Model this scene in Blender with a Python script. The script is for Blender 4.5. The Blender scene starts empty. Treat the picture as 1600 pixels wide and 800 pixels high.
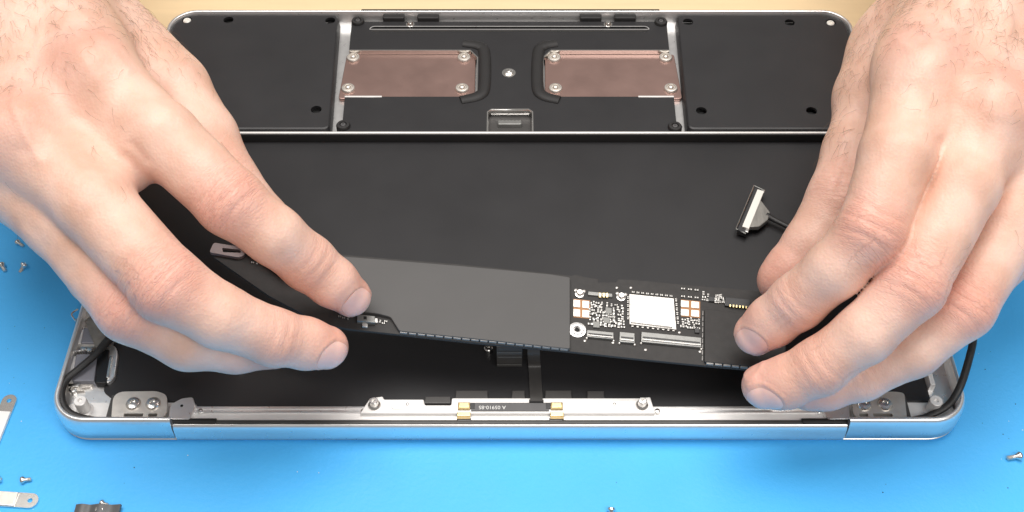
import bpy, math, random
import numpy as np
from mathutils import Vector, Matrix, geometry
random.seed(7); rng = np.random.default_rng(11)
SC = bpy.context.scene
COL = SC.collection
MM = 0.001

# ------------------------------------------------------------------ camera
TH = math.radians(49.44); FPX = 1800.0
CAM = np.array([0.9, -205.1, 331.3])                     # millimetres
FWD = np.array([0, math.cos(TH), -math.sin(TH)]); UPV = np.array([0, math.sin(TH), math.cos(TH)])
RGT = np.array([1.0, 0, 0])
cd = bpy.data.cameras.new('camera'); cam = bpy.data.objects.new('camera', cd); COL.objects.link(cam)
cd.sensor_width = 36; cd.lens = FPX / 1600 * 36; cd.clip_start = 0.01; cd.clip_end = 20
cam.location = CAM * MM; cam.rotation_euler = (math.pi / 2 - TH, 0, 0)
SC.camera = cam

# ------------------------------------------------------------------ world and lamps (a lit workshop bench, indoors)
wd = bpy.data.worlds.new('World'); SC.world = wd; wd.use_nodes = True
bg = wd.node_tree.nodes['Background']; bg.inputs[0].default_value = (1.0, 0.96, 0.92, 1); bg.inputs[1].default_value = 0.27

def area(name, loc, target, sx, sy, power, col):
    l = bpy.data.lights.new(name, 'AREA'); l.shape = 'RECTANGLE'; l.size = sx; l.size_y = sy; l.energy = power; l.color = col
    o = bpy.data.objects.new(name, l); COL.objects.link(o); o.location = loc
    o.rotation_euler = (Vector(target) - Vector(loc)).to_track_quat('-Z', 'Y').to_euler()
    return o
area('ceiling_lamp', (-0.06, 0.26, 1.10), (0, 0.08, 0), 1.2, 0.6, 15.0, (1.0, 0.965, 0.93))
area('bench_lamp', (0.36, -0.58, 0.82), (0, 0.08, 0), 0.8, 0.5, 5.2, (1.0, 0.975, 0.95))

SC.view_settings.view_transform = 'Standard'; SC.view_settings.look = 'None'
SC.view_settings.exposure = 0.0; SC.view_settings.gamma = 1.0
SC.render.engine = 'CYCLES'
SC.cycles.use_denoising = True
SC.cycles.max_bounces = 8

# ------------------------------------------------------------------ helpers
def ray(px, py):
    return FWD + (px - 800) / FPX * RGT - (py - 400) / FPX * UPV
def at(px, py, z):                       # the point of the bench at height z (mm) seen at that pixel of the photograph
    d = ray(px, py); t = (z - CAM[2]) / d[2]
    return CAM + d * t
def xy(px, py, z):
    p = at(px, py, z); return (p[0], p[1])

class MB:
    def __init__(s): s.v = []; s.f = []; s.flat = set()
    def add(s, verts, faces):
        o = len(s.v); s.v += [tuple(float(c) for c in p) for p in verts]; s.f += [tuple(i + o for i in f) for f in faces]; return s
    def prism(s, poly, z0, z1, bev=0.0, bottom=True):
        poly = ccw(poly); n = len(poly)
        loops = [[(x, y, z0) for x, y in poly]]
        if bev > 0:
            loops.append([(x, y, z1 - bev) for x, y in poly])
            p1 = inset(poly, bev * .3); loops.append([(x, y, z1 - bev * .3) for x, y in p1])
            p2 = inset(poly, bev); loops.append([(x, y, z1) for x, y in p2])
        else: loops.append([(x, y, z1) for x, y in poly])
        vs = [p for l in loops for p in l]; fs = []
        for k in range(len(loops) - 1):
            for i in range(n):
                j = (i + 1) % n; fs.append((k * n + i, k * n + j, (k + 1) * n + j, (k + 1) * n + i))
        k0 = len(s.f) + len(fs); s.flat.add(k0); s.flat.add(k0 + 1)
        fs.append(tuple((len(loops) - 1) * n + i for i in range(n)))
        if bottom: fs.append(tuple(reversed(range(n))))
        return s.add(vs, fs)
    def holed(s, outer, holes, z0, z1):
        loops = [ccw(outer)] + [list(reversed(ccw(h))) for h in holes]
        tri = geometry.tessellate_polygon([[Vector((x, y, 0)) for x, y in l] for l in loops])
        flat = [p for l in loops for p in l]; n = len(flat)
        vs = [(x, y, z1) for x, y in flat] + [(x, y, z0) for x, y in flat]; fs = []
        for t in tri:
            a, b, c = t
            ar = (flat[b][0] - flat[a][0]) * (flat[c][1] - flat[a][1]) - (flat[c][0] - flat[a][0]) * (flat[b][1] - flat[a][1])
            if ar < 0: a, c = c, a
            s.flat.add(len(s.f) + len(fs)); s.flat.add(len(s.f) + len(fs) + 1); fs.append((a, b, c)); fs.append((c + n, b + n, a + n))
        o = 0
        for l in loops:
            m = len(l)
            for i in range(m):
                j = (i + 1) % m; fs.append((o + i + n, o + j + n, o + j, o + i))
            o += m
        return s.add(vs, fs)
    def box(s, x0, x1, y0, y1, z0, z1, bev=0.0):
        return s.prism([(x0, y0), (x1, y0), (x1, y1), (x0, y1)], z0, z1, bev)
    def lathe(s, prof, c, seg=20, axis=None):
        vs = []; fs = []; m = len(prof)
        if axis is None: A = np.eye(3)
        else:
            w = np.array(axis, float); w /= np.linalg.norm(w); h = np.array([0, 0, 1.0]) if abs(w[2]) < .9 else np.array([1.0, 0, 0])
            u = np.cross(h, w); u /= np.linalg.norm(u); A = np.stack([u, np.cross(w, u), w], 1)
        for i in range(seg):
            a = 2 * math.pi * i / seg
            for r, z in prof: vs.append(A @ np.array([r * math.cos(a), r * math.sin(a), z]) + np.array(c))
        for i in range(seg):
            j = (i + 1) % seg
            for k in range(m - 1): fs.append((i * m + k, j * m + k, j * m + k + 1, i * m + k + 1))
        fs.append(tuple(i * m + m - 1 for i in range(seg))); fs.append(tuple(i * m for i in reversed(range(seg))))
        return s.add(vs, fs)
    def tube(s, path, r, seg=10, flat=1.0):
        P = smooth_path(path); n = len(P); vs = []; fs = []
        R = np.interp(np.linspace(0, 1, n), np.linspace(0, 1, len(r)), r) if hasattr(r, '__len__') else np.full(n, r)
        for i in range(n):
            t = P[min(i + 1, n - 1)] - P[max(i - 1, 0)]; t = t / np.linalg.norm(t)
            u = np.cross(t, [0, 0, 1.0]); u /= (np.linalg.norm(u) + 1e-9); w = np.cross(u, t)
            for k in range(seg):
                a = 2 * math.pi * k / seg; vs.append(P[i] + R[i] * (math.cos(a) * u + flat * math.sin(a) * w))
        for i in range(n - 1):
            for k in range(seg):
                l = (k + 1) % seg; fs.append((i * seg + k, i * seg + l, (i + 1) * seg + l, (i + 1) * seg + k))
        fs.append(tuple(reversed(range(seg)))); fs.append(tuple((n - 1) * seg + k for k in range(seg)))
        return s.add(vs, fs)
    def ribbon(s, path, width, thick, wdir=(1, 0, 0), closed=False):
        P = smooth_path(path) if not closed else np.array(path, float); n = len(P); W = np.array(wdir, float)
        wd_ = np.interp(np.linspace(0, 1, n), np.linspace(0, 1, len(width)), width) if hasattr(width, '__len__') else np.full(n, width)
        vs = []; fs = []
        for i in range(n):
            t = P[min(i + 1, n - 1)] - P[max(i - 1, 0)]; t /= np.linalg.norm(t); nn = np.cross(W, t); nn /= np.linalg.norm(nn)
            for a, b in ((-1, -1), (1, -1), (1, 1), (-1, 1)): vs.append(P[i] + W * a * wd_[i] / 2 + nn * b * thick / 2)
        for i in range(n - 1):
            for k in range(4):
                l = (k + 1) % 4; fs.append((i * 4 + k, i * 4 + l, i * 4 + 4 + l, i * 4 + 4 + k))
        fs.append((3, 2, 1, 0)); fs.append(tuple(n * 4 - 4 + k for k in range(4)))
        return s.add(vs, fs)
    def sweep(s, loops):               # closed stack of equal-length loops of 3D points, joined in a ring (a torus of loops)
        n = len(loops[0]); m = len(loops); vs = [p for l in loops for p in l]; fs = []
        for k in range(m):
            q = (k + 1) % m
            for i in range(n):
                j = (i + 1) % n; fs.append((k * n + i, k * n + j, q * n + j, q * n + i))
        return s.add(vs, fs)
    def mesh(s, name, smooth=None):
        me = bpy.data.meshes.new(name); me.from_pydata([(x * MM, y * MM, z * MM) for x, y, z in s.v], [], s.f); me.update()
        if smooth is not None:
            me.set_sharp_from_angle(angle=math.radians(smooth)); me.polygons.foreach_set('use_smooth', [i not in s.flat for i in range(len(me.polygons))])
        return me
    def build(s, name, mat, parent=None, smooth=40):
        return link(name, s.mesh(name, smooth), mat, parent)
def link(name, me, mat, parent=None):
    o = bpy.data.objects.new(name, me); COL.objects.link(o)
    if mat is not None and not me.materials: me.materials.append(mat)
    if parent is not None: o.parent = parent
    return o
def ccw(p):
    a = sum(p[i][0] * p[(i + 1) % len(p)][1] - p[(i + 1) % len(p)][0] * p[i][1] for i in range(len(p)))
    return list(p) if a > 0 else list(reversed(p))
def inset(p, d):
    n = len(p); out = []
    for i in range(n):
        a = np.array(p[i - 1]); b = np.array(p[i]); c = np.array(p[(i + 1) % n])
        e1 = b - a; e2 = c - b; e1 = e1 / (np.linalg.norm(e1) + 1e-9); e2 = e2 / (np.linalg.norm(e2) + 1e-9)
        n1 = np.array([-e1[1], e1[0]]); n2 = np.array([-e2[1], e2[0]]); m = n1 + n2
        m = m / max(.25, np.dot(m, n1)) ; out.append(tuple(b + m * d))
    return out
def smooth_path(P, sub=6):
    P = [np.array(p, float) for p in P]; out = []
    if len(P) == 2: return np.array(P)
    Q = [2 * P[0] - P[1]] + P + [2 * P[-1] - P[-2]]
    for i in range(1, len(Q) - 2):
        a, b, c, d = Q[i - 1:i + 3]
        for k in range(sub):
            t = k / sub; out.append(.5 * (2 * b + (c - a) * t + (2 * a - 5 * b + 4 * c - d) * t * t + (3 * b - a - 3 * c + d) * t ** 3))
    out.append(P[-1]); return np.array(out)
def rrect(x0, x1, y0, y1, r, seg=8):
    p = []
    for cx, cy, a0 in ((x1 - r, y1 - r, 0), (x0 + r, y1 - r, 90), (x0 + r, y0 + r, 180), (x1 - r, y0 + r, 270)):
        for k in range(seg + 1):
            a = math.radians(a0 + 90 * k / seg); p.append((cx + r * math.cos(a), cy + r * math.sin(a)))
    return p
def roundpoly(pts, r, seg=4):
    pts = ccw(pts); n = len(pts); out = []
    for i in range(n):
        a = np.array(pts[i - 1], float); b = np.array(pts[i], float); c = np.array(pts[(i + 1) % n], float)
        rr = r[i] if hasattr(r, '__len__') else r
        q = min(rr, .45 * np.linalg.norm(a - b), .45 * np.linalg.norm(c - b))
        if q < 1e-3: out.append(tuple(b)); continue
        s = b + (a - b) / np.linalg.norm(a - b) * q; e = b + (c - b) / np.linalg.norm(c - b) * q
        for k in range(seg + 1):
            t = k / seg; out.append(tuple((1 - t) ** 2 * s + 2 * t * (1 - t) * b + t * t * e))
    return out
def circle(cx, cy, r, n=20): return [(cx + r * math.cos(2 * math.pi * i / n), cy + r * math.sin(2 * math.pi * i / n)) for i in range(n)]
def capsule(x0, x1, y, r, seg=8):
    return rrect(x0, x1, y - r, y + r, r * .999, seg)
def pxpoly(pts, z): return [xy(a, b, z) for a, b in pts]
def tag(o, label, cat, group=None):
    o['label'] = label; o['category'] = cat
    if group: o['group'] = group
    return o
def empty(name, loc=(0, 0, 0)):
    o = bpy.data.objects.new(name, None); COL.objects.link(o); o.location = Vector(loc) * MM; o.empty_display_size = .01; return o

# ------------------------------------------------------------------ materials
def mat(name, col, rough=.5, metal=0.0, var=0.0, vscale=60.0, bump=0.0, bscale=900.0, stretch=None, rvar=0.0, coat=0.0, spec=None):
    m = bpy.data.materials.new(name); m.use_nodes = True; nt = m.node_tree; N = nt.nodes; Lk = nt.links; b = N['Principled BSDF']
    b.inputs['Base Color'].default_value = (*col, 1); b.inputs['Roughness'].default_value = rough; b.inputs['Metallic'].default_value = metal
    if coat: b.inputs['Coat Weight'].default_value = coat; b.inputs['Coat Roughness'].default_value = .25
    if spec is not None: b.inputs['Specular IOR Level'].default_value = spec
    tc = N.new('ShaderNodeTexCoord'); src = tc.outputs['Object']
    if stretch:
        mp = N.new('ShaderNodeMapping'); mp.inputs['Scale'].default_value = stretch; Lk.new(src, mp.inputs[0]); src = mp.outputs[0]
    def noise(sc, det=4):
        n = N.new('ShaderNodeTexNoise'); n.inputs['Scale'].default_value = sc; n.inputs['Detail'].default_value = det; Lk.new(src, n.inputs['Vector']); return n
    if var:
        n = noise(vscale); r = N.new('ShaderNodeMapRange'); r.inputs[1].default_value = .3; r.inputs[2].default_value = .7
        r.inputs[3].default_value = 1 - var; r.inputs[4].default_value = 1 + var; Lk.new(n.outputs[0], r.inputs[0])
        mx = N.new('ShaderNodeVectorMath'); mx.operation = 'SCALE'; mx.inputs[0].default_value = col; Lk.new(r.outputs[0], mx.inputs['Scale'])
        Lk.new(mx.outputs[0], b.inputs['Base Color'])
    if rvar:
        n = noise(vscale * 1.7, 6); r = N.new('ShaderNodeMapRange'); r.inputs[1].default_value = .3; r.inputs[2].default_value = .7
        r.inputs[3].default_value = rough - rvar; r.inputs[4].default_value = rough + rvar; Lk.new(n.outputs[0], r.inputs[0]); Lk.new(r.outputs[0], b.inputs['Roughness'])
    if bump:
        n = noise(bscale, 3); bp = N.new('ShaderNodeBump'); bp.inputs['Strength'].default_value = bump; bp.inputs['Distance'].default_value = .0003
        Lk.new(n.outputs[0], bp.inputs['Height']); Lk.new(bp.outputs[0], b.inputs['Normal'])
    return m
M = {}
M['alu'] = mat('bead_blasted_aluminium', (.88, .87, .86), .30, .88, .02, 300, rvar=.03)
M['alu_white'] = mat('milled_aluminium', (.86, .84, .82), .45, .4, .03, 200, rvar=.05)
M['steel'] = mat('stainless_steel', (.70, .655, .60), .36, .75, .06, 300, .1, 3000, rvar=.06)
M['bright'] = mat('polished_screw_steel', (.78, .76, .73), .22, 1.0, .05, 800)
M['panel'] = mat('satin_black_panel', (.021, .0205, .022), .42, 0, .05, 40, .08, 3500, rvar=.04, spec=.42)
M['floor'] = mat('satin_black_backing_sheet', (.020, .0195, .021), .41, 0, .05, 30, .06, 2500, rvar=.04, spec=.42)
M['tray'] = mat('satin_charcoal_tray', (.021, .0205, .022), .45, 0, .05, 40, .08, 3500, rvar=.04, spec=.42)
M['rubber'] = mat('matt_black_rubber', (.012, .011, .011), .6, 0, .1, 200, .2, 2500)
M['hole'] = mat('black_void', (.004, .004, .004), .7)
M['blackpl'] = mat('glossy_black_plastic', (.012, .012, .013), .28, 0, .1, 200)
M['copper'] = mat('brushed_copper', (.43, .285, .25), .36, .9, .02, 60, .05, 2500, rvar=.03)
M['flex'] = mat('dark_flex_film', (.055, .052, .050), .38, 0, .1, 150)
M['flexgrey'] = mat('grey_flex_film', (.10, .098, .10), .4, .2, .1, 150)
M['gold'] = mat('gold_contact', (.90, .72, .36), .3, 1.0, .05, 300)
M['brass'] = mat('aged_brass', (.33, .25, .13), .4, 1.0, .1, 300)
M['white'] = mat('white_print', (.75, .75, .73), .6)
M['pcb'] = mat('black_circuit_board', (.036, .034, .033), .58, 0, .12, 400, .1, 4000, spec=.35)
M['shield'] = mat('graphite_shield_foil', (.075, .073, .072), .52, .15, .03, 30, .05, 2500, rvar=.02)
M['comp_dark'] = mat('dark_component', (.03, .03, .032), .4)
M['comp_grey'] = mat('grey_component', (.20, .20, .19), .4, .4)
M['solder'] = mat('solder', (.62, .60, .57), .35, .8)
M['tabgrey'] = mat('plated_tab', (.26, .25, .24), .45, .4)
M['cream'] = mat('bare_chip_lid', (.76, .74, .71), .42, .35, .03, 200)
M['padwhite'] = mat('white_solder_pad', (.88, .86, .80), .4, .3)
M['padcopper'] = mat('copper_trace', (.36, .18, .08), .5, .4)
M['connector'] = mat('grey_connector_shell', (.25, .25, .24), .38, .6, .06, 400)
M['cloth'] = mat('grey_cloth_tape', (.19, .18, .165), .55, .2, .15, 400, .4, 3000)
M['slotted'] = mat('dull_bracket_steel', (.30, .25, .25), .5, .5)
M['fan'] = mat('grey_shield_tape', (.24, .23, .21), .5, .3, .2, 500, .5, 1500, stretch=(1, .2, 1))
M['lilac'] = mat('grey_module_can', (.23, .23, .26), .4, .3, .05, 200)
M['cable'] = mat('black_cable_sheath', (.018, .017, .017), .45, 0, .2, 500, .3, 3000)
M['hair'] = mat('body_hair', (.15, .09, .05), .5)
M['wood'] = mat('pale_maple_bench', (.78, .60, .36), .45, 0, .07, 14, .08, 200, stretch=(1, 7, 1))
M['blue'] = mat('blue_silicone_mat', (.062, .45, .92), .55, 0, .06, 16, .45, 700, rvar=.05)
M['blue_dark'] = mat('blue_silicone_edge_shade', (.02, .19, .52), .5)  # mat blue darkened: the moulded edge's shadow put into the ridge colour

G = -0.6                                  # height of the mat's surface (mm); z = 0 is a little inside the chassis
# ------------------------------------------------------------------ bench and mat
table = MB().box(-900, 900, -500, 900, -40, G - 2.2).build('table_top', M['wood']); table['kind'] = 'structure'
work_mat = empty('work_mat', (0, 0, G - 2.2))
tag(work_mat, 'bright blue silicone work mat spread under the open laptop', 'mat')
mp = rrect(-420, 420, -330, 150, 14)
MB().prism(mp, 0.0, 2.2, .8).build('sheet', M['blue'], work_mat)
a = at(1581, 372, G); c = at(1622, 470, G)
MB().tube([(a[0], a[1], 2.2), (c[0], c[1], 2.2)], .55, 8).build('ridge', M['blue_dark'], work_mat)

# ------------------------------------------------------------------ laptop chassis
LAP = empty('laptop_chassis'); tag(LAP, 'opened silver laptop chassis with black interior lying upside down on the mat', 'laptop')
W2, D, RC, Y0 = 152.0, 215.0, 13.0, -2.6
def rr_loop(off, z, seg=12): return [(x, y, z) for x, y in rrect(-W2 + off, W2 - off, Y0 + off, D - off, max(RC - off, 2.0), seg)]
# lid under the base: a thin slab with a soft edge
lid = MB()
prof = [(4.0, G), (2.2, G + .25), (.7, G + .75), (.2, G + 1.1), (.5, G + 1.5)]
loops = [rr_loop(o, z) for o, z in prof]
n = len(loops[0]); vs = [p for l in loops for p in l]; fs = []
for k in range(len(loops) - 1):
    for i in range(n): fs.append((k * n + i, k * n + (i + 1) % n, (k + 1) * n + (i + 1) % n, (k + 1) * n + i))
fs.append(tuple(reversed(range(n)))); fs.append(tuple((len(loops) - 1) * n + i for i in range(n)))
lid.add(vs, fs); lid.build('display_lid', M['alu'], LAP, 60)
# rim of the base: swept profile, the near middle cut away for the hinge cover
HX0, HX1 = xy(266, 668, 9)[0], xy(1328, 668, 9)[0]
rprof = [(.5, G + 1.75), (.05, G + 2.2), (0, 6.0), (.12, 8.4), (.45, 10.1), (.85, 10.9), (1.25, 11.25), (1.5, 11.3), (2.2, 11.3), (2.35, 11.15), (2.35, G + 1.75)]
pts = rrect(-W2, W2, 0, D, RC, 14)
def rim_open():
    base = []
    seg = 14
    # order: start on near edge at HX1, go right, round the chassis counter-clockwise, end on near edge at HX0
    for off, z in rprof:
        r = RC - off; l = []
        l.append((HX1 + 0.0, Y0 + off, z))
        for cx, cy, a0 in ((W2 - RC, Y0 + RC, 270), (W2 - RC, D - RC, 0), (-W2 + RC, D - RC, 90), (-W2 + RC, Y0 + RC, 180)):
            for k in range(seg + 1):
                a = math.radians(a0 + 90 * k / seg); l.append((cx + r * math.cos(a), cy + r * math.sin(a), z))
        l.append((HX0, Y0 + off, z)); base.append(l)
    m = len(base); n = len(base[0]); vs = [p for l in base for p in l]; fs = []
    for k in range(m):
        q = (k + 1) % m
        for i in range(n - 1): fs.append((k * n + i, k * n + i + 1, q * n + i + 1, q * n + i))
    fs.append(tuple(k * n for k in range(m))); fs.append(tuple(k * n + n - 1 for k in reversed(range(m))))
    return MB().add(vs, fs)
rim_open().build('rim', M['alu'], LAP, 50)
# hinge cover along the near edge
hc = MB(); cprof = [(.6, G + .9), (.15, G + 1.4), (0.0, 2.5), (.05, 5.0), (.3, 6.7), (.7, 7.7), (1.1, 8.2), (1.4, 8.3), (1.5, 8.1), (1.5, G + .9)]
vs = [(x, y, z) for x in (HX0 + .35, HX1 - .35) for y, z in cprof]; m = len(cprof)
fs = [(k, (k + 1) % m, m + (k + 1) % m, m + k) for k in range(m)] + [tuple(reversed(range(m))), tuple(range(m, 2 * m))]
hc.add([(x, y + Y0 - .1, z) for x, y, z in vs], fs); hc.build('hinge_cover', M['alu'], LAP, 50)
# black rod behind the cover
MB().tube([(HX0 + .4, 0.2, 6.4), (HX1 - .4, 0.2, 6.4)], 1.1, 14).build('hinge_rod', M['flex'], LAP)
for a_, b_ in ((266, 340), (1250, 1327)):
    MB().tube([(xy(a_, 658, 7)[0] + .6, 0.3, 6.9), (xy(b_, 658, 7)[0] - .4, 0.3, 6.9)], 1.35, 14).build('hinge_sleeve', M['rubber'], LAP)
for a_ in (725, 869):
    x = xy(a_, 655, 9)[0]; MB().box(x - 2.2, x + 2.2, .5, 1.6, 6.0, 7.6, .2).build('tab', M['flexgrey'], LAP)
# base plate (bare metal) and the black sheets on it
MB().prism(rrect(-W2 + 2.4, W2 - 2.4, 1.6, D - 2.4, RC - 2.4), 1.5, 5.2).build('base_plate', M['alu'], LAP)
ZF = 6.0
RIBY = at(800, 207, 10.4)[1]
fl = pxpoly([(150, 606), (166, 590), (192, 500)], ZF)
floor_poly = [(HX0 + 7, 6.6), (HX0 + 5, 9.2), (-W2 + 20, 9.2), (-W2 + 15, 13), (-W2 + 14, 20), (-W2 + 14, 23), (-W2 + 14, 60), (-W2 + 3.2, 62), (-W2 + 3.2, RIBY - 1), (W2 - 3.2, RIBY - 1), (W2 - 3.2, 62), (W2 - 10.5, 58), (W2 - 10.5, 9.2), (HX1 - 5, 9.2), (HX1 - 7, 6.6)]
MB().prism(roundpoly(floor_poly, 1.0), 5.2, ZF, .15).build('backing_sheet', M['floor'], LAP)
# rib
MB().prism([(-W2 + 3, RIBY - .4), (W2 - 3, RIBY - .4), (W2 - 3, RIBY + .6), (-W2 + 3, RIBY + .6)], 5.2, 10.4, .2).build('rib', M['alu_white'], LAP)
MB().box(-W2 + 3.2, W2 - 3.2, RIBY - 1.0, RIBY - .42, 5.2, 10.0, .1).build('rib_face', M['rubber'], LAP)  # thin black strip forming the rib's near face
ra, rb = xy(778, 213, ZF), xy(818, 213, ZF)
MB().box(ra[0], rb[0], ra[1] - .3, ra[1] + .3, ZF, ZF + .8, .15).build('clip', M['bright'], LAP)

# trays
def make_tray(side, holes, screw, hid):
    Z = 10.2; xo = side * (W2 - 2.5); y1 = D - 2.6; y0 = RIBY + .9
    xi = [xy(531, 20, Z)[0], xy(518, 192, Z)[0]] if side < 0 else [xy(1056, 22, Z)[0], xy(1072, 195, Z)[0]]
    base = ccw([(xo, y0), (xo, y1), (xi[0], y1), (xi[1], y0)])
    def loop(d):
        q = inset([(p[0], p[1] + (d * .9 if abs(p[1] - y0) < .01 else 0)) for p in base], d); rad = [max((10.0 if (abs(p[0] - xo) < .1 and abs(p[1] - y1) < .1) else 3.6) - d, .8) for p in base]
        return roundpoly(q, rad, 8)
    lv = [(0, 5.3), (.15, 7.0), (.6, Z - .8), (.8, Z - .25), (1.2, Z)]
    mb = MB(); L_ = [[(x, y, z) for x, y in loop(d)] for d, z in lv]; n = len(L_[0]); fs = []
    for k in range(len(L_) - 1):
        for i in range(n): fs.append((k * n + i, k * n + (i + 1) % n, (k + 1) * n + (i + 1) % n, (k + 1) * n + i))
    mb.add([p for l in L_ for p in l], fs)
    mb.holed(loop(1.2), [circle(*xy(px, py, Z), 2.25, 16) for px, py in holes + [screw] + hid], Z - 1.2, Z)
    t = mb.build('tray', M['tray'], LAP, 35)
    for px, py in holes + [screw] + hid:
        x, y = xy(px, py, Z)
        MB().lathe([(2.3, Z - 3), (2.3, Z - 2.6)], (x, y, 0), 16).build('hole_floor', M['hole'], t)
    x, y = xy(screw[0], screw[1], Z)
    MB().lathe([(1.75, Z - 2.5), (1.75, Z - .3), (1.4, Z + .05), (.6, Z + .1), (.5, Z - .3), (0.01, Z - .3)], (x, y, 0), 18).build('screw', M['padwhite'], t)
make_tray(-1, [(357, 31), (516, 32), (494, 171)], (292, 31), [(315, 171)])
make_tray(1, [(1075, 34), (1234, 35), (1096, 173), (1268, 173)], (1298, 35), [])

# centre panel with two copper windows, a long slot and a connector bay
ZP = 8.8
cp = pxpoly([(551, 24), (1040, 24), (1062, 206), (530, 206)], ZP)
cy0 = RIBY + .9
cp = [(cp[0][0], D - 6.4), (cp[1][0], D - 6.4), (cp[2][0] - 1, cy0), (cp[3][0] + 1, cy0)]
sl0, sl1 = xy(579, 46, ZP), xy(1013, 46, ZP)
slot = capsule(sl0[0], sl1[0], sl0[1], 1.8)
wl = pxpoly([(541, 79), (735, 79), (746, 90), (745, 146), (733, 151), (533, 151)], ZP)
wr = pxpoly([(1052, 79), (861, 79), (849, 90), (848, 146), (860, 151), (1061, 151)], ZP)
rl = lambda P: roundpoly(P, 1.6)
def carve_left(P, s): return P
bay0, bay1 = xy(762, 171, ZP), xy(832, 171, ZP)
panel_out = ccw(cp)
bay = [(bay0[0], cy0), (bay0[0], bay0[1]), (bay1[0], bay0[1]), (bay1[0], cy0)]
outer = [cp[3], (bay0[0], cy0)] + roundpoly([(bay0[0], cy0), (bay0[0], bay0[1]), (bay1[0], bay0[1]), (bay1[0], cy0)], 0)[0:0] + [(bay0[0], bay0[1] - 1.5), (bay0[0] + 1.5, bay0[1]), (bay1[0] - 1.5, bay0[1]), (bay1[0], bay0[1] - 1.5), (bay1[0], cy0), cp[2]]
# right side with copper window opening outwards, then far edge, then left side likewise
def lerp_side(p, q, y): t = (y - p[1]) / (q[1] - p[1]); return p[0] + (q[0] - p[0]) * t
wy1, wy0 = wl[0][1], wl[4][1]
rs = [(lerp_side(cp[2], cp[1], wy0), wy0)] + [wr[4], wr[3], wr[2], wr[1]] + [(lerp_side(cp[2], cp[1], wy1), wy1)]
ls = [(lerp_side(cp[3], cp[0], wy1), wy1)] + [wl[1], wl[2], wl[3], wl[4]] + [(lerp_side(cp[3], cp[0], wy0), wy0)]
outer = outer + rs + [cp[1], cp[0]] + ls
pan = MB().holed(outer, [slot], 5.2, ZP).build('centre_panel', M['panel'], LAP, 35)
# bright edges round the openings (the bare machined lip)
def lip(path, w, z0, z1, name='lip', closed=False):
    P = np.array(path); mb = MB(); n = len(P); L_ = []; R_ = []
    for i in range(n):
        t = P[min(i + 1, n - 1)] - P[max(i - 1, 0)]; t = t / np.linalg.norm(t); q = np.array([-t[1], t[0]])
        L_.append(tuple(P[i] + q * w / 2)); R_.append(tuple(P[i] - q * w / 2))
    mb.prism(L_ + R_[::-1], z0, z1); return mb
for P_ in ([ls[0], wl[1], wl[2], wl[3]], [rs[-1], wr[1], wr[2], wr[3]]):
    lip(P_, .55, 7, ZP + .25).build('window_lip', M['bright'], pan)
for P_ in ([ls[5], (wl[5][0] + 17, wl[4][1])], [rs[0], (wr[5][0] - 17, wr[4][1])], [(wl[4][0] - 3, wl[4][1]), wl[4]], [(wr[4][0] + 3, wr[4][1]), wr[4]]):
    lip(P_, .8, 7, ZP + .12).build('window_lip', M['alu_white'], pan)
lip([(bay0[0], cy0), (bay0[0], bay0[1] - 1.5), (bay0[0] + 1.5, bay0[1]), (bay1[0] - 1.5, bay0[1]), (bay1[0], bay0[1] - 1.5), (bay1[0], cy0)], .5, 6, ZP + .2).build('bay_lip', M['bright'], pan)
s2 = capsule(sl0[0] - .3, sl1[0] + .3, sl0[1], 2.1); h = len(s2)
up = [p for p in s2 if p[1] >= sl0[1] - .2]
lip(up, .45, 7, ZP + .1).build('slot_lip', M['alu'], pan)
MB().prism(capsule(sl0[0] + .1, sl1[0] - .1, sl0[1], 1.75), 5.25, ZP - .9).build('slot_shade_fill', M['hole'], pan)  # raised black fill: the deep slot's shade put into its colour
# copper plates
for W_, rv in ((wl, [(552, 90), (725, 90), (544, 138), (722, 138)]), (wr, [(866, 90), (1040, 90), (868, 138), (1048, 138)])):
    s = -1 if W_ is wl else 1
    xe = xy(538 if s < 0 else 1057, 112, 7)[0]
    P_ = [(W_[2][0] + s * .9, wy1 - .35), (xe, wy1 - .35), (xe + s * .9, wy0 + 1.0), (W_[3][0] + s * .9, wy0 + 1.0)]
    c = MB().prism(roundpoly(P_, 1.2), 5.3, 6.9, .2).build('copper_plate', M['copper'], LAP)
    for px, py in rv:
        x, y = xy(px, py, 7.3)
        MB().lathe([(2.9, 6.9), (2.9, 7.5), (2.6, 7.9), (2.0, 8.0), (1.8, 7.6), (1.3, 7.6), (1.1, 8.3), (.7, 8.6), (0.01, 8.65)], (x, y, 0), 20).build('rivet', M['steel'], c)
# curved rubber gaskets
for P_ in ([(724, 68), (748, 72), (757, 84), (757, 135), (748, 150), (720, 157)], [(870, 68), (850, 72), (841, 84), (840, 135), (849, 150), (874, 157)]):
    q = [(*xy(a, b, ZP), ZP + .2) for a, b in P_]
    MB().tube(q, [2.2, 2.6, 2.6, 2.6, 2.6, 2.3], 12, .45).build('gasket', M['rubber'], LAP)
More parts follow.
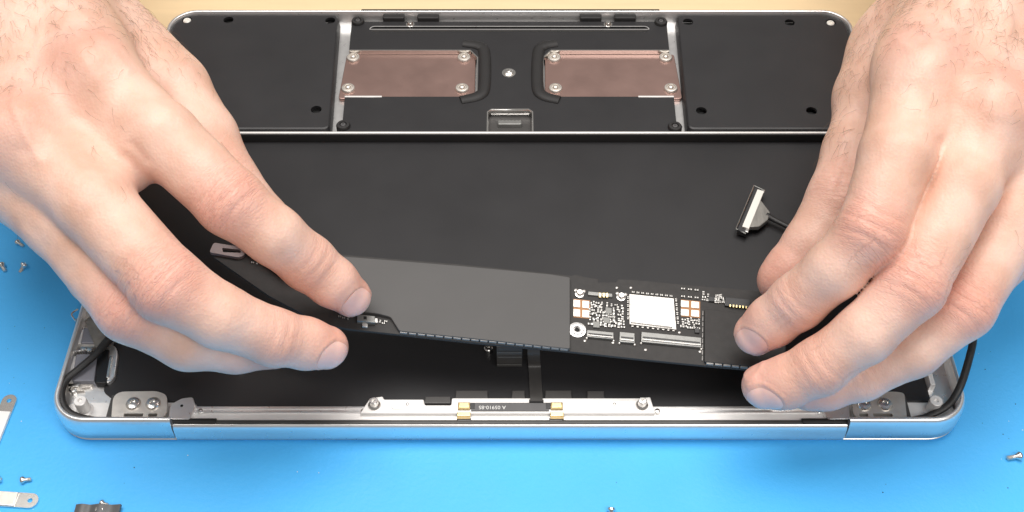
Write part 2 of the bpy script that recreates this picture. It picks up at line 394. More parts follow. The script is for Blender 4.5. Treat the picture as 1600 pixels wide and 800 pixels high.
# screws on the panel
def screw_prof(r, z, h): return [(r, z), (r, z + h * .6), (r * .85, z + h), (r * .42, z + h * 1.05), (r * .34, z + h * .4), (0.01, z + h * .4)]
x, y = xy(795, 114, ZP)
o = MB().lathe([(2.9, ZP), (2.9, ZP + .15), (2.3, ZP + .2), (2.1, ZP + .05), (2.0, ZP + .05), (1.9, ZP + .7), (1.5, ZP + .95), (.7, ZP + 1.0), (.5, ZP + .5), (0.01, ZP + .5)], (x, y, 0), 22).build('centre_screw', M['bright'], LAP)
for px, py in ((559, 31), (1033, 32), (536, 194), (1055, 196)):
    x, y = xy(px, py, 10)
    g = MB().lathe([(2.9, 5.3), (2.9, 9.4), (2.5, 10.0), (1.5, 10.1), (1.2, 9.5), (0.01, 9.5)], (x, y, 0), 20).build('grommet', M['rubber'], LAP)
    MB().lathe(screw_prof(1.1, 9.5, .5), (x, y, 0), 14).build('screw', M['flexgrey'], g)
for px in (641, 950):
    x, y = xy(px, 38, ZP)
    MB().lathe([(1.9, ZP - 1), (1.9, ZP + .1), (1.4, ZP + .15), (1.35, ZP + .9), (1.0, ZP + 1.3), (.01, ZP + 1.4)], (x, y, 0), 16).build('screw', M['bright'], LAP)
for x0, x1 in ((598, 632), (652, 686), (906, 940), (960, 994)):
    p0, p1 = xy(x0, 25, 10.5), xy(x1, 25, 10.5)
    MB().prism(roundpoly([(p0[0], p0[1] - 1.6), (p1[0], p1[1] - 1.6), (p1[0], p1[1] + 1.6), (p0[0], p0[1] + 1.6)], .9), ZP - 1, 10.6, .5).build('pad', M['rubber'], LAP)
p0, p1 = xy(565, 14, 11.3), xy(1030, 14, 11.3)
MB().box(p0[0], p1[0], D - 2.0, D - .95, 10.2, 11.55, .2).build('far_black_strip', M['hole'], LAP)  # solid black strip along the far rim
# connector in the bay
q0, q1 = xy(778, 192, 7), xy(815, 192, 7)
bc = MB().prism(rrect(q0[0], q1[0], q0[1] - 1.2, q0[1] + 1.2, .5, 4), 5.2, 7.4, .3).build('bay_connector', M['connector'], LAP)
MB().box(bay0[0] + .4, bay1[0] - .4, cy0 + .3, bay0[1] - .4, 5.2, 5.6).build('bay_floor', M['flex'], bc)
for i in range(7):
    x = q0[0] + (q1[0] - q0[0]) * (i + .5) / 7
    MB().box(x - .35, x + .35, q0[1] + 1.6, q0[1] + 2.6, 5.6, 6.2).build('pin', M['comp_grey'], bc)

# ---- near strip: hinge bar, mid plate, flex strip
ZB = 7.9
def Yof(py, z): return at(800, py, z)[1]
yb0, yb1 = Yof(655, 7.6), Yof(638, 7.6)
bx0, bx1 = xy(290, 645, 7.6)[0], xy(1300, 645, 7.6)[0]
MB().box(bx0, bx1, 1.5, 4.2, 1.0, 6.5, .25).build('hinge_bar', M['alu_white'], LAP)
MB().box(bx0, bx1, 4.0, 6.6, 1.0, 7.1, .35).build('hinge_bar_step', M['alu'], LAP)
for xa, xb in ((-W2 + 3.1, HX0 + 6), (HX1 - 6, W2 - 3.1)): MB().prism(rrect(xa, xb, .0, 9.0, 4.0, 6), 0.0, 5.4).build('corner_floor', M['alu_white'], LAP)
gy = 5.3
MB().box(bx0 + 2, bx1 - 2, gy - .2, gy + .2, 7.1, 7.35, .08).build('bar_ridge', M['alu_white'], LAP)
mp_ = pxpoly([(562, 646), (578, 622), (598, 619), (600, 624), (662, 624), (664, 633), (705, 633), (706, 622), (1000, 622), (1016, 620), (1024, 646)], ZB)
MB().prism(roundpoly(mp_, .5), 5.3, ZB, .25).build('mid_plate', M['alu_white'], LAP)
for a_, b_ in ((612, 662), (935, 985)):
    p = xy(a_, 633, ZB); q = xy(b_, 633, ZB)
    o = MB().prism(rrect(p[0], q[0], p[1] - 1.7, p[1] + 1.7, .9, 4), ZB, ZB + .35, .15).build('boss_plate', M['alu_white'], LAP)
    MB().lathe([(.5, ZB + .3), (.5, ZB + .75), (.3, ZB + .9), (.01, ZB + .9)], ((p[0] + q[0]) / 2, p[1], 0), 12).build('pin', M['bright'], o)
for a_ in (585, 1003):
    x, y = xy(a_, 633, ZB)
    o = MB().lathe([(2.2, ZB), (2.0, ZB + .5), (1.5, ZB + 1.0), (1.4, ZB + 2.6), (1.2, ZB + 2.8), (.6, ZB + 2.8), (.5, ZB + 2.2), (.01, ZB + 2.2)], (x, y, 0), 18).build('standoff', M['bright'], LAP)
for a_ in (568, 1027, 313, 1279):
    x, y = xy(a_, 642, 7.3); MB().lathe([(.9, 7.0), (.9, 7.4), (.6, 7.6), (.01, 7.6)], (x, y, 0), 14).build('bar_rivet', M['bright'], LAP)
# small silver end plates
for P_, c_ in (([(262, 655), (265, 632), (284, 622), (301, 620), (306, 634), (296, 656)], (284, 634)), ([(1328, 655), (1328, 630), (1318, 620), (1290, 621), (1282, 634), (1294, 656)], (1308, 633))):
    o = MB().prism(roundpoly(pxpoly(P_, 8.2), .8), 5.0, 8.2, .3).build('end_plate', M['alu'], LAP)
    x, y = xy(*c_, 8.2); MB().lathe([(.5, 8.1), (.5, 8.25), (.01, 8.25)], (x, y, 0), 12).build('hole_floor', M['hole'], o)
# flex strip with the printed number
ZS = ZB + .35
fs_ = MB().prism(pxpoly([(736, 629), (858, 629), (858, 642), (736, 642)], ZS), ZB, ZS, .06).build('flex_strip', M['flexgrey'], LAP)
def text_mesh(body, size, name):
    cu = bpy.data.curves.new(name, 'FONT'); cu.body = body; cu.size = size; cu.align_x = 'CENTER'; cu.align_y = 'CENTER'; cu.extrude = .00002
    o = bpy.data.objects.new(name, cu); COL.objects.link(o); bpy.context.view_layer.update()
    me = bpy.data.meshes.new_from_object(o.evaluated_get(bpy.context.evaluated_depsgraph_get())); bpy.data.objects.remove(o); return me
tm = text_mesh('A 05910-85', .0019, 'printed_number'); t = link('printed_number', tm, M['white'], fs_)
x, y = xy(769, 636.5, ZS); t.location = (x * MM, y * MM, (ZS + .03) * MM); t.rotation_euler = (0, 0, math.pi)
for a_ in (725, 870):
    s = 1 if a_ < 800 else -1
    p = xy(a_, 635, ZS)
    o = MB().box(p[0] - 2.0, p[0] + 2.0, p[1] - 1.3, p[1] + 1.5, ZB, ZS + .25, .1).build('contact_block', M['brass'], LAP)
    MB().box(p[0] - 1.6, p[0] + 1.6, p[1] - .75, p[1] + 1.15, ZS + .25, ZS + .55, .12).build('contact', M['gold'], o)
    MB().box(p[0] + s * 2.05, p[0] + s * 3.6, p[1] - .9, p[1] + 1.4, ZB, ZS + .2, .1).build('chip', M['comp_dark'], o)
    q = xy(a_, 648, ZS)
    o = MB().box(p[0] - 2.2, p[0] + 2.2, q[1] - 1.4, q[1] + 1.2, ZB - .8, ZB + .1, .1).build('contact_block', M['brass'], LAP)
    MB().box(p[0] - 2.1, p[0] + 2.1, q[1] - .5, q[1] + 1.0, ZB + .1, ZB + .4, .1).build('contact', M['gold'], o)
# dark foam notch and tabs behind the plate
for a_, b_, py, h_, m_ in ((664, 704, 626, 1.6, 'flex'), (712, 762, 619, 2.2, 'flex'), (800, 820, 619, 2.2, 'flex'), (852, 893, 619, 2.2, 'flex'), (918, 944, 619, 2.0, 'flex')):
    p = xy(a_, py, 7.2); q = xy(b_, py, 7.2)
    MB().box(p[0], q[0], p[1] - h_ * .7, p[1] + h_, 5.2, 7.4, .25).build('foam_tab', M[m_], LAP)
# ribbon cable rising from the strip towards the board
def ribbon(P_, w, name, m_, th=.25): return MB().ribbon([(*xy(a, b, z), z) for a, b, z in P_], w, th).build(name, m_, LAP)
rib = ribbon([(838, 627, 8.6), (838, 618, 8.3), (837, 605, 6.9), (836, 585, 6.6), (835, 570, 7.5), (834, 556, 13.0), (834, 545, 15.5)], 4.2, 'flex_ribbon', M['flex'])
x = xy(838, 627, 8.3); MB().box(x[0] - 2.4, x[0] + 2.4, x[1] - .6, x[1] + .5, ZB, ZB + .7, .1).build('ribbon_clamp', M['hole'], rib)
bk = MB().ribbon([(*xy(796, b, z), z) for b, z in ((572, 6.4), (566, 8.5), (556, 12.0), (548, 14), (541, 15.5), (536, 15.5))], 8.6, .5).build('folded_flex', M['flex'], LAP)
for py, z in ((550, 13.8), (557, 12.1), (569, 7.8)):
    a = at(777, py, z); b = at(815, py, z); MB().tube([(a[0], a[1] - .4, a[2] + .2), (b[0], b[1] - .4, b[2] + .2)], .12, 6).build('crease', M['comp_grey'], bk)
def floor_screw(px, py):
    x, y = xy(px, py, 8.5); MB().lathe([(1.5, ZF), (1.5, 8.3), (1.2, 8.6), (.6, 8.6), (.5, 8), (.01, 8)], (x, y, 0), 16).build('standoff', M['bright'], LAP)
floor_screw(763, 543); floor_screw(286, 562); floor_screw(372, 570)

# ---- hinge brackets
def bracket(P_, screws, slots):
    z = 9.6
    o = MB().holed(roundpoly(pxpoly(P_, z), 4.2, 6), [rrect(*sorted((xy(a, c, z)[0], xy(b, c, z)[0])), xy(a, d, z)[1], xy(a, c, z)[1], .3, 3) for a, b, c, d in slots], 8.4, z)
    o = o.build('hinge_bracket', M['steel'], LAP)
    for px, py in screws:
        x, y = xy(px, py, z + .5)
        MB().lathe([(2.5, z), (2.5, z + .3), (2.15, z + .9), (1.3, z + 1.15), (.95, z + 1.15), (.75, z + .5), (.01, z + .5)], (x, y, 0), 22).build('screw', M['bright'], o)
    q = [xy(a, b, 5.6) for a, b in P_]; xs = [p[0] for p in q]; ys = [p[1] for p in q]
    MB().box(min(xs) + 1, max(xs) - 1, .6, max(ys) - 3.5, 5.0, 8.4).build('hinge_block', M['flex'], o)
bracket([(174, 652), (177, 612), (245, 611), (261, 617), (260, 655), (174, 655)], [(208, 630), (239, 630)], [(194, 224, 646, 651), (232, 246, 646, 651)])
bracket([(1417, 652), (1413, 614), (1400, 612), (1333, 612), (1332, 655), (1417, 655)], [(1350, 631), (1383, 631)], [(1342, 1356, 646, 651), (1364, 1394, 646, 651)])
# corner posts and plates
for px in (125, 1463):
    s = -1 if px < 800 else 1
    x, y = xy(px, 626, 11.0)
    o = MB().lathe([(3.0, 5.2), (2.8, 5.6), (2.1, 5.8), (2.1, 11.0), (1.9, 11.2), (.8, 11.2), (.65, 10.4), (.01, 10.4)], (x, y, 0), 22).build('corner_post', M['alu_white'], LAP)
x, y = xy(113, 607, 7); MB().lathe(screw_prof(1.6, 5.2, 1.4), (x, y, 0), 16).build('screw', M['bright'], LAP)
MB().prism(roundpoly(pxpoly([(103, 597), (148, 597), (142, 604), (128, 606), (132, 610), (106, 612)], 6.4), .5), 5.2, 6.4, .2).build('spring_plate', M['steel'], LAP)
# inner side wall at the right
p = pxpoly([(1452, 560), (1468, 560), (1490, 630), (1474, 634)], 8)
MB().prism([(W2 - 10.2, 14), (W2 - 8.4, 14), (W2 - 8.4, 75), (W2 - 10.2, 75)], 5.2, 8.6, .5).build('side_rail', M['alu_white'], LAP)
# modules at the left side
def block(P_, z0, z1, m_, name, bev=.25, r=.5): return MB().prism(roundpoly(pxpoly(P_, z1), r), z0, z1, bev).build(name, M[m_], LAP)
block([(110, 556), (119, 556), (113, 595), (103, 595)], 5.2, 7.6, 'alu_white', 'side_module_base')
block([(119, 553), (152, 553), (147, 595), (112, 595)], 5.2, 8.4, 'lilac', 'side_module')
block([(152, 546), (171, 546), (166, 598), (148, 598)], 5.2, 8.0, 'blackpl', 'side_module_foam')
block([(170, 537), (181, 541), (184, 553), (179, 590), (170, 598), (160, 598)], 5.2, 7.4, 'alu', 'curved_plate', .3, 1.5)
block([(131, 512), (141, 512), (149, 536), (126, 536)], 5.2, 8.2, 'lilac', 'side_module')
block([(118, 536), (149, 536), (147, 546), (118, 545)], 5.2, 7.4, 'steel', 'side_module_base')
block([(124, 505), (132, 511), (126, 536), (117, 536)], 5.2, 7.8, 'alu_white', 'side_module_base')
block([(128, 491), (143, 482), (150, 487), (132, 500)], 5.2, 8.8, 'steel', 'clip_plate')
block([(120, 541), (147, 541), (143, 549), (118, 549)], 5.2, 7.9, 'bright', 'clip_plate', .3, .6)
block([(139, 484), (147, 479), (156, 486), (146, 492)], 5.2, 9.6, 'alu_white', 'clip_plate', .3, .6)
block([(119, 497), (126, 497), (122, 516), (115, 516)], 5.2, 8.8, 'brass', 'contact_spring', .3, .4)
block([(106, 599), (126, 599), (122, 604), (105, 604)], 5.2, 7.4, 'bright', 'clip_plate', .2, .4)
block([(171, 556), (176, 556), (170, 590), (165, 590)], 7.4, 8.0, 'bright', 'plate_fold', .2, .6)
for px, py in ((131, 545), (140, 546), (124, 512), (128, 488)):
    x, y = xy(px, py, 8.5); MB().lathe([(1.2, 5.2), (1.2, 8.2), (.8, 8.8), (.01, 8.9)], (x, y, 0), 14).build('screw', M['bright'], LAP)
fp = [(150, 484), (180, 512), (183, 524), (158, 545), (150, 545), (133, 503)]
block(fp, 8.5, 9.6, 'cloth', 'cloth_flap', .3, 1.0)
MB().tube([(*xy(122, 484, 11), 11.3), (*xy(113, 493, 11), 11.8), (*xy(118, 502, 11), 11.3)], .3, 8).build('wire_clip', M['bright'], LAP)
cb = [(172, 528, 10.2), (150, 553, 10.4), (126, 574, 10.2), (107, 590, 9.6), (97, 608, 9.4), (97, 626, 9.0), (106, 642, 8.6), (124, 651, 8.0), (150, 656, 7.2)]
MB().tube([(*xy(a, b, z), z) for a, b, z in cb], [1.6, 1.35, 1.3, 1.3, 1.3, 1.25, 1.2, 1.1, 1.0], 12, .8).build('antenna_cable', M['cable'], LAP)

# ------------------------------------------------------------------ display cable with its plug (loops out over the rim)
DC = empty('display_cable'); tag(DC, 'black display cable with flat silver plug looping out over the chassis rim', 'cable')
path = [(1424, 656, 7.2), (1450, 650, 8), (1480, 634, 9.6), (1499, 607, 13.5), (1513, 565, 16), (1521, 525, 17), (1512, 500, 18), (1470, 470, 18), (1400, 430, 16), (1330, 395, 12), (1270, 372, 9), (1215, 346, 8.8), (1197, 336, 9.2)]
MB().tube([(*xy(a, b, z), z) for a, b, z in path], [1.0, 1.1, 1.25, 1.3, 1.3, 1.3, 1.2, 1.1, 1.1, 1.1, 1.1, 1.1, 1.3], 12, .8).build('sheath', M['cable'], DC)
fan = MB()
tl, bl = at(1183, 306, 9.6), at(1160, 356, 9.6); r0, r1 = at(1203, 332, 9.6), at(1200, 344, 9.6); mid = at(1186, 355, 9.6)
fv = [tl, r0, r1, mid, bl]
fan.prism([(p[0], p[1]) for p in fv], 8.2, 10.0, .4).build('fan_out', M['fan'], DC)
pa = at(1176, 290, 9); pb = at(1148, 357, 9); dv = (pb - pa); Ln = np.linalg.norm(dv[:2]); dx, dy = dv[0] / Ln, dv[1] / Ln
def loc(u, v): return (pa[0] + dx * u - dy * v, pa[1] + dy * u + dx * v)
def slab(u0, u1, v0, v1, z0, z1, m_, name, par, bev=.1): return MB().prism([loc(u0, v0), loc(u1, v0), loc(u1, v1), loc(u0, v1)], z0, z1, bev).build(name, M[m_], par)
pl = slab(1.2, Ln + .6, 1.2, 4.6, 7.0, 9.4, 'comp_dark', 'plug', DC)
slab(2.2, Ln - 1.2, 2.4, 5.0, 9.4, 10.1, 'padwhite', 'plug_shell', pl)
slab(1.2, 3.0, 4.2, 5.2, 9.2, 9.9, 'bright', 'plug_ear', pl); slab(Ln - 1.8, Ln + .6, 4.0, 5.2, 9.2, 9.9, 'bright', 'plug_ear', pl)
a_, b_ = loc(-.2, .5), loc(Ln, .5)
MB().tube([(*a_, 9.0), (*b_, 9.0)], .28, 8).build('latch_wire', M['bright'], pl)
for u in (-.2, Ln):
    a_, b_ = loc(u, .5), loc(u + .9, 4.6); MB().tube([(*a_, 9.0), (*b_, 9.0)], .25, 8).build('latch_wire', M['comp_grey'], pl)

# ------------------------------------------------------------------ logic board, held in the air
BO = at(890, 549, 25.0)
bu = at(1100, 571, 22.0) - BO; bu /= np.linalg.norm(bu)
bv = at(890, 432, 27.0) - BO; bv -= bu * np.dot(bu, bv); bv /= np.linalg.norm(bv); bw = np.cross(bu, bv)
def bp(px, py, w=0.0):
    d = ray(px, py); o = BO + bw * w; t = np.dot(o - CAM, bw) / np.dot(d, bw); p = CAM + d * t - BO
    return (np.dot(p, bu), np.dot(p, bv))
def bpoly(P_, w=0.0): return [bp(a, b, w) for a, b in P_]
BRD = empty('logic_board'); tag(BRD, 'long black circuit board with silver chip held up between the two hands', 'circuit board')
BRD.matrix_world = Matrix(((bu[0], bv[0], bw[0], BO[0] * MM), (bu[1], bv[1], bw[1], BO[1] * MM), (bu[2], bv[2], bw[2], BO[2] * MM), (0, 0, 0, 1)))
outline = [(334, 402), (340, 384), (385, 388), (470, 392), (560, 400), (720, 413), (860, 427), (893, 431), (900, 429), (915, 433), (935, 436), (935, 441), (962, 441), (966, 436), (1000, 438), (1060, 444), (1180, 454), (1228, 458), (1224, 582), (1170, 577), (1100, 571), (1000, 561), (890, 549), (740, 535), (620, 522), (545, 514), (500, 505), (420, 462)]
MB().prism(bpoly(outline), -1.0, 0.0, .12).build('circuit_board', M['pcb'], BRD)
def btile(P_, w0, w1, m_, name, par=BRD, bev=.15, r=0):
    q = bpoly(P_, w1); q = roundpoly(q, r) if r else q
    return MB().prism(q, w0, w1, bev).build(name, M[m_], par)
def brect(x0, y0, x1, y1): # an axis-aligned piece of the board from two opposite corners in the photograph (skewed with the board)
    sk = .098
    return [(x0, y0), (x1, y0 + (x1 - x0) * sk), (x1, y1), (x0, y1 - (x1 - x0) * sk)]
sh = btile([(520, 399), (560, 402), (720, 415), (860, 428), (891, 433), (891, 545), (740, 529), (624, 517), (610, 495), (590, 490), (530, 483)], 0, 1.3, 'shield', 'shield_cover', BRD, .25, .8)
sh2 = btile([(1101, 483), (1130, 486), (1230, 492), (1226, 579), (1170, 572), (1101, 565)], 0, 1.1, 'pcb', 'shield_cover', BRD, .2, .4)
# soldered edge tabs of the covers
def tabs(p, q, n, gap, w, par, hgt=.5):
    a = np.array(bp(*p)); b = np.array(bp(*q)); t = b - a; Ln = np.linalg.norm(t); t /= Ln; s = np.array([-t[1], t[0]]); st = Ln / n
    for i in range(n):
        c0 = a + t * (i * st + gap / 2); c1 = a + t * ((i + 1) * st - gap / 2)
        MB().prism([tuple(c0 - s * w), tuple(c1 - s * w), tuple(c1 + s * w), tuple(c0 + s * w)], 0, hgt, .12).build('solder_tab', M['tabgrey'], par)
tabs((624, 520), (888, 547), 19, .5, .4, sh, .9); tabs((1102, 569), (1222, 580), 9, .5, .35, sh2, .8); tabs((1098, 486), (1097, 565), 9, .35, .18, sh2, .5)
tabs((560, 487), (612, 494), 4, .9, .25, sh, .6)
# chip package
pk = btile([(983, 459), (1053, 466), (1057, 515), (984, 506)], 0, .9, 'solder', 'processor', BRD, .15)
btile([(986, 461), (1050, 467), (1051, 511), (986, 503)], .9, 1.5, 'cream', 'chip_lid', pk, .15)
# pads
for P_, sz in (((896, 468, 921, 494), 11), ((1064, 469, 1093, 493), 12)):
    x0, y0, x1, y1 = P_
    bs = btile(brect(x0, y0 - 1, x1 + 1, y1 + 4), 0, .12, 'padcopper', 'pad_field', BRD, 0)
    for i in range(2):
        for j in range(2):
            X = x0 + i * (x1 - x0) * .56; Y = y0 + j * (y1 - y0) * .56 + i * 1.5
            btile(brect(X, Y, X + (x1 - x0) * .42, Y + (y1 - y0) * .46), .12, .45, 'padwhite', 'pad', bs, .06)
# bosses
def blathe(px, py, prof, m_, name, par=BRD, seg=18):
    u, v = bp(px, py, prof[-1][1]); return MB().lathe(prof, (u, v, 0), seg).build(name, M[m_], par)
for px, py in ((906, 457), (971, 462)):
    o = blathe(px, py, [(1.6, 0), (1.6, .5), (1.1, .6), (1.1, 1.4), (.9, 1.6), (.45, 1.6), (.4, 1.1), (.01, 1.1)], 'bright', 'boss')
    u, v = bp(px, py, .4)
    for k in range(3):
        a = k * 2.09 + .5; MB().lathe([(.65, 0), (.65, .4), (.3, .6), (.01, .6)], (u + 1.6 * math.cos(a), v + 1.6 * math.sin(a), 0), 10).build('foot', M['solder'], o)
o = blathe(902, 515, [(2.9, 0), (2.9, .25), (2.2, .35), (2.0, .8), (1.5, .9), (1.1, .7), (1.0, .25), (.01, .25)], 'alu', 'mounting_ring', BRD, 24)
blathe(902, 515, [(.95, .2), (.95, .4), (.01, .4)], 'hole', 'hole_floor', o)
# connectors along the near edge
for P_, n_ in ((brect(917, 515, 959, 530), 2), (brect(968, 518, 992, 536), 1), (brect(1002, 518, 1096, 543), 2)):
    c = btile(P_, 0, 1.0, 'connector', 'board_connector', BRD, .2)
    (x0, y0), (x1, _), (_, _), (_, _) = P_
    q = [np.array(p) for p in bpoly(P_, 1.0)]
    a = q[0] * .45 + q[3] * .55; b = q[1] * .45 + q[2] * .55; ax = (b - a) / np.linalg.norm(b - a); s = np.array([-ax[1], ax[0]])
    MB().prism([tuple(a + ax * .5 - s * .25), tuple(b - ax * .5 - s * .25), tuple(b - ax * .5 + s * .25), tuple(a + ax * .5 + s * .25)], 1.0, 1.12).build('groove', M['comp_dark'], c)
    a = q[0] * .2 + q[3] * .8; b = q[1] * .2 + q[2] * .8
    MB().prism([tuple(a + ax * .3 - s * .12), tuple(b - ax * .3 - s * .12), tuple(b - ax * .3 + s * .12), tuple(a + ax * .3 + s * .12)], 1.0, 1.3).build('latch_bar', M['solder'], c)
    for k in (q[3] - s * .3, q[2] - s * .3):
        MB().lathe([(.4, 0), (.4, .5), (.2, .7), (.01, .7)], (k[0], k[1], 0), 10).build('solder_foot', M['solder'], c)
o = btile(brect(919, 455, 957, 464), 0, .7, 'connector', 'board_connector', BRD, .15)
for px in (936, 942, 947):
    btile(brect(px, 457.5, px + 3, 464.5), .7, .9, 'gold', 'pin', o, 0)
o = btile(brect(1133, 464, 1172, 481), 0, .9, 'comp_dark', 'board_connector', BRD, .15)
for i in range(6): btile(brect(1140 + i * 5, 475.5 + i * .5, 1142 + i * 5, 479.5 + i * .5), .9, 1.0, 'gold', 'pin', o, 0)
o = btile(brect(558, 491, 586, 504), 0, 1.6, 'connector', 'board_connector', BRD, .2)
btile(brect(568, 494, 573, 499), 1.6, 1.7, 'hole', 'socket', o, 0); btile(brect(566, 504, 574, 511), 0, .8, 'solder', 'solder_foot', o, .1)
btile(brect(586, 497, 590, 504), 0, .9, 'solder', 'solder_foot', o, .1)
# single small chips one can pick out
for P_ in ((946, 480, 956, 490), (943, 495, 953, 505), (927, 502, 937, 512), (1107, 463, 1116, 471), (1086, 512, 1093, 520)):
    c = btile(brect(*P_), 0, .7, 'comp_dark' if P_[0] > 1000 else 'comp_grey', 'small_chip', BRD, .1)
for px, py in ((964, 449), (1062, 519), (986, 449), (1009, 546), (1094, 549), (914, 532), (958, 535)):
    blathe(px, py, [(.45, 0), (.45, .2), (.25, .3), (.01, .3)], 'solder', 'test_point')
# the swarm of tiny capacitors and resistors: each with two bright end caps
body, caps = MB(), MB()
def smd(px, py, l, w, vertical, hgt=.45):
    u, v = bp(px, py, 0)
    hu, hv = (w / 2, l / 2) if vertical else (l / 2, w / 2)
    body.box(u - hu * (1 if vertical else .6), u + hu * (1 if vertical else .6), v - hv * (.6 if vertical else 1), v + hv * (.6 if vertical else 1), 0, hgt)
    for s in (-1, 1):
        if vertical: caps.box(u - hu, u + hu, v + s * hv * .8 - hv * .22, v + s * hv * .8 + hv * .22, 0, hgt + .05)
        else: caps.box(u + s * hu * .8 - hu * .22, u + s * hu * .8 + hu * .22, v - hv, v + hv, 0, hgt + .05)
placed = []
def fill(x0, y0, x1, y1, n, lmin=.8, lmax=1.4, mind=4.2):
    k = 0; tries = 0
    while k < n and tries < n * 40:
        tries += 1; px = random.uniform(x0, x1); py = random.uniform(y0, y1) + (px - x0) * .098
        if any(abs(px - a) < mind and abs(py - b) < mind * .9 for a, b in placed): continue
        placed.append((px, py)); k += 1
        smd(px, py, random.uniform(lmin, lmax), random.uniform(.45, .8), random.random() < .6)
fill(921, 472, 975, 508, 62, .9, 1.7, mind=4.6); fill(1065, 498, 1092, 512, 16); fill(1098, 458, 1106, 470, 5); fill(1117, 462, 1130, 472, 12, mind=3)
for i in range(9):
    smd(988 + i * 8, 509.5 + i * .85, 1.0, .7, True); smd(989 + i * 7.4, 457.5 + i * .75, .8, .6, False)
for i in range(6): smd(1056 + i * .6, 470 + i * 7, 1.0, .6, True); smd(981, 466 + i * 6.4, .9, .5, True)
for i in range(3):
    for yy in (452, 464): smd(1067 + i * 10.5, yy + i * 1.0, 1.2, .55, False)
for px, py in ((537, 497), (544, 498), (594, 503), (599, 506), (603, 503), (576, 487), (531, 495), (395, 411), (402, 412), (410, 413)): smd(px, py, .9, .5, px % 2 == 0)
o = body.build('capacitors', M['comp_grey'], BRD); o['kind'] = 'stuff'
o = caps.build('solder_caps', M['solder'], BRD); o['kind'] = 'stuff'
# slotted metal end of the board between the fingers
eb = MB().holed(roundpoly(bpoly([(327, 394), (334, 379), (378, 386), (384, 392), (380, 400), (372, 402)], 1.5), .8), [roundpoly(bpoly([(347, 387), (375, 390), (377, 395), (348, 394)], 1.5), .5)], .2, 1.5).build('slotted_end', M['slotted'], BRD)

# ------------------------------------------------------------------ loose screws and straps on the mat
def loose_screw(px, py, ang, r, l, label, up=0.0, m_='bright'):
    x, y = xy(px, py, G + 1.0); o = empty('screw', (x, y, G)); tag(o, label, 'screw', 'loose screws on the mat')
    ax = np.array([math.cos(ang) * math.cos(up), math.sin(ang) * math.cos(up), math.sin(up)])
    c = np.array([0, 0, r * .85])
    MB().lathe([(r * .45, -l * .6), (r * .5, -l * .3), (r * .98, -.05), (r, .25), (r * .8, .75), (r * .35, .85), (r * .3, .4), (.01, .4)], c, 14, ax).build('head', M[m_], o)
    prof = [(.2, -l)]
    k = 7
    for i in range(k): prof += [(r * .42, -l + l * .75 * (i + .3) / k), (r * .55, -l + l * .75 * (i + .8) / k)]
    prof += [(r * .45, -.1)]
    MB().lathe(prof, c, 12, ax).build('shank', M['steel'], o)
loose_screw(38, 415, 1.0, 1.5, 3.2, 'steel screw lying head up, clear of the hand, on the mat', .6)
loose_screw(3, 415, 2.2, 1.4, 3.0, 'screw cut off by the picture edge, level with the screw beside the hand', .2)
loose_screw(28, 379, 2.6, 1.2, 2.8, 'tiny screw touching the hand edge on the mat', .2)
loose_screw(36, 750, 3.3, 1.25, 2.6, 'tiny screw lying just above the brown slotted strap', .1)
loose_screw(-2, 749, .2, 1.2, 2.6, 'screw cut off by the picture edge above the brown strap', .1)
loose_screw(160, 786, 2.9, 1.1, 2.0, 'tiny screw lying just above the dark wavy bracket', .2)
loose_screw(955, 797, 1.5, 1.4, 3.0, 'single pale screw near the mat front, below the chassis middle', .5)
loose_screw(1592, 713, 0.15, 1.5, 4.2, 'pointed screw alone on the mat beyond the chassis corner with the cable', .1)
def strap(P_, eye, z, m_, label, name, r=2.6, hr=.8):
    o = empty(name, (0, 0, G)); tag(o, label, 'strap', 'metal straps on the mat')
    x, y = xy(*eye, G + z); q = pxpoly(P_, G + z); e = np.array([x, y]); a = np.array(q[0]); d = (a - e) / np.linalg.norm(a - e)
    s = np.array([-d[1], d[0]]); th0 = math.atan2(-d[1], -d[0])
    arc = [tuple(e + r * np.array([math.cos(th0 + t), math.sin(th0 + t)])) for t in np.linspace(-math.pi / 2, math.pi / 2, 12)]
    far = e + d * 34
    body = [tuple(far + s * r)] + [tuple(far - s * r)]
    outl = arc + ([tuple(e - s * r + d * 3), tuple(far - s * r), tuple(far + s * r), tuple(e + s * r + d * 3)] if np.dot(np.array(arc[-1]) - e, -s) > 0 else [tuple(e + s * r + d * 3), tuple(far + s * r), tuple(far - s * r), tuple(e - s * r + d * 3)])
    MB().holed(outl, [circle(x, y, hr, 14)], 0.0, z).build('eye_plate', M['bright'], o)
    w = r * .92
    MB().prism([tuple(e + d * 4.5 + s * w), tuple(far + s * w), tuple(far - s * w), tuple(e + d * 4.5 - s * w)], z, z + .5, .15).build('cover_strip', M[m_], o)
    MB().lathe([(hr * 1.5, z), (hr * 1.5, z + .3), (hr * 1.1, z + .35)], (x, y, 0), 16)
    return o
strap([(-12, 690)], (14, 626), .8, 'alu_white', 'white metal strap with an eye end, standing slanted at the mat edge', 'metal_strap', 2.5)
strap([(-40, 776)], (47, 782), .8, 'steel', 'brown-grey metal strap with a punched eye, lying level below the screws', 'metal_strap', 2.6)
wb = empty('wavy_bracket', (0, 0, G)); tag(wb, 'dark wavy metal bracket at the mat front below a tiny screw', 'bracket')
MB().ribbon([(*xy(118, 800, G + 1), 1.4), (*xy(128, 800, G + 1), 1.8), (*xy(140, 800, G + 1), 1.2), (*xy(156, 800, G + 1), 1.9), (*xy(172, 800, G + 1), 1.2), (*xy(188, 800, G + 1), 1.6)], 4.5, .9, (0, 1, 0)).build('plate', M['flexgrey'], wb)
MB().lathe([(1.2, 1.6), (1.2, 2.2), (.6, 2.3), (.5, 1.9), (.01, 1.9)], (*xy(156, 798, G + 1), 0), 14).build('rivet', M['bright'], wb)
cr, cr2 = MB(), MB()
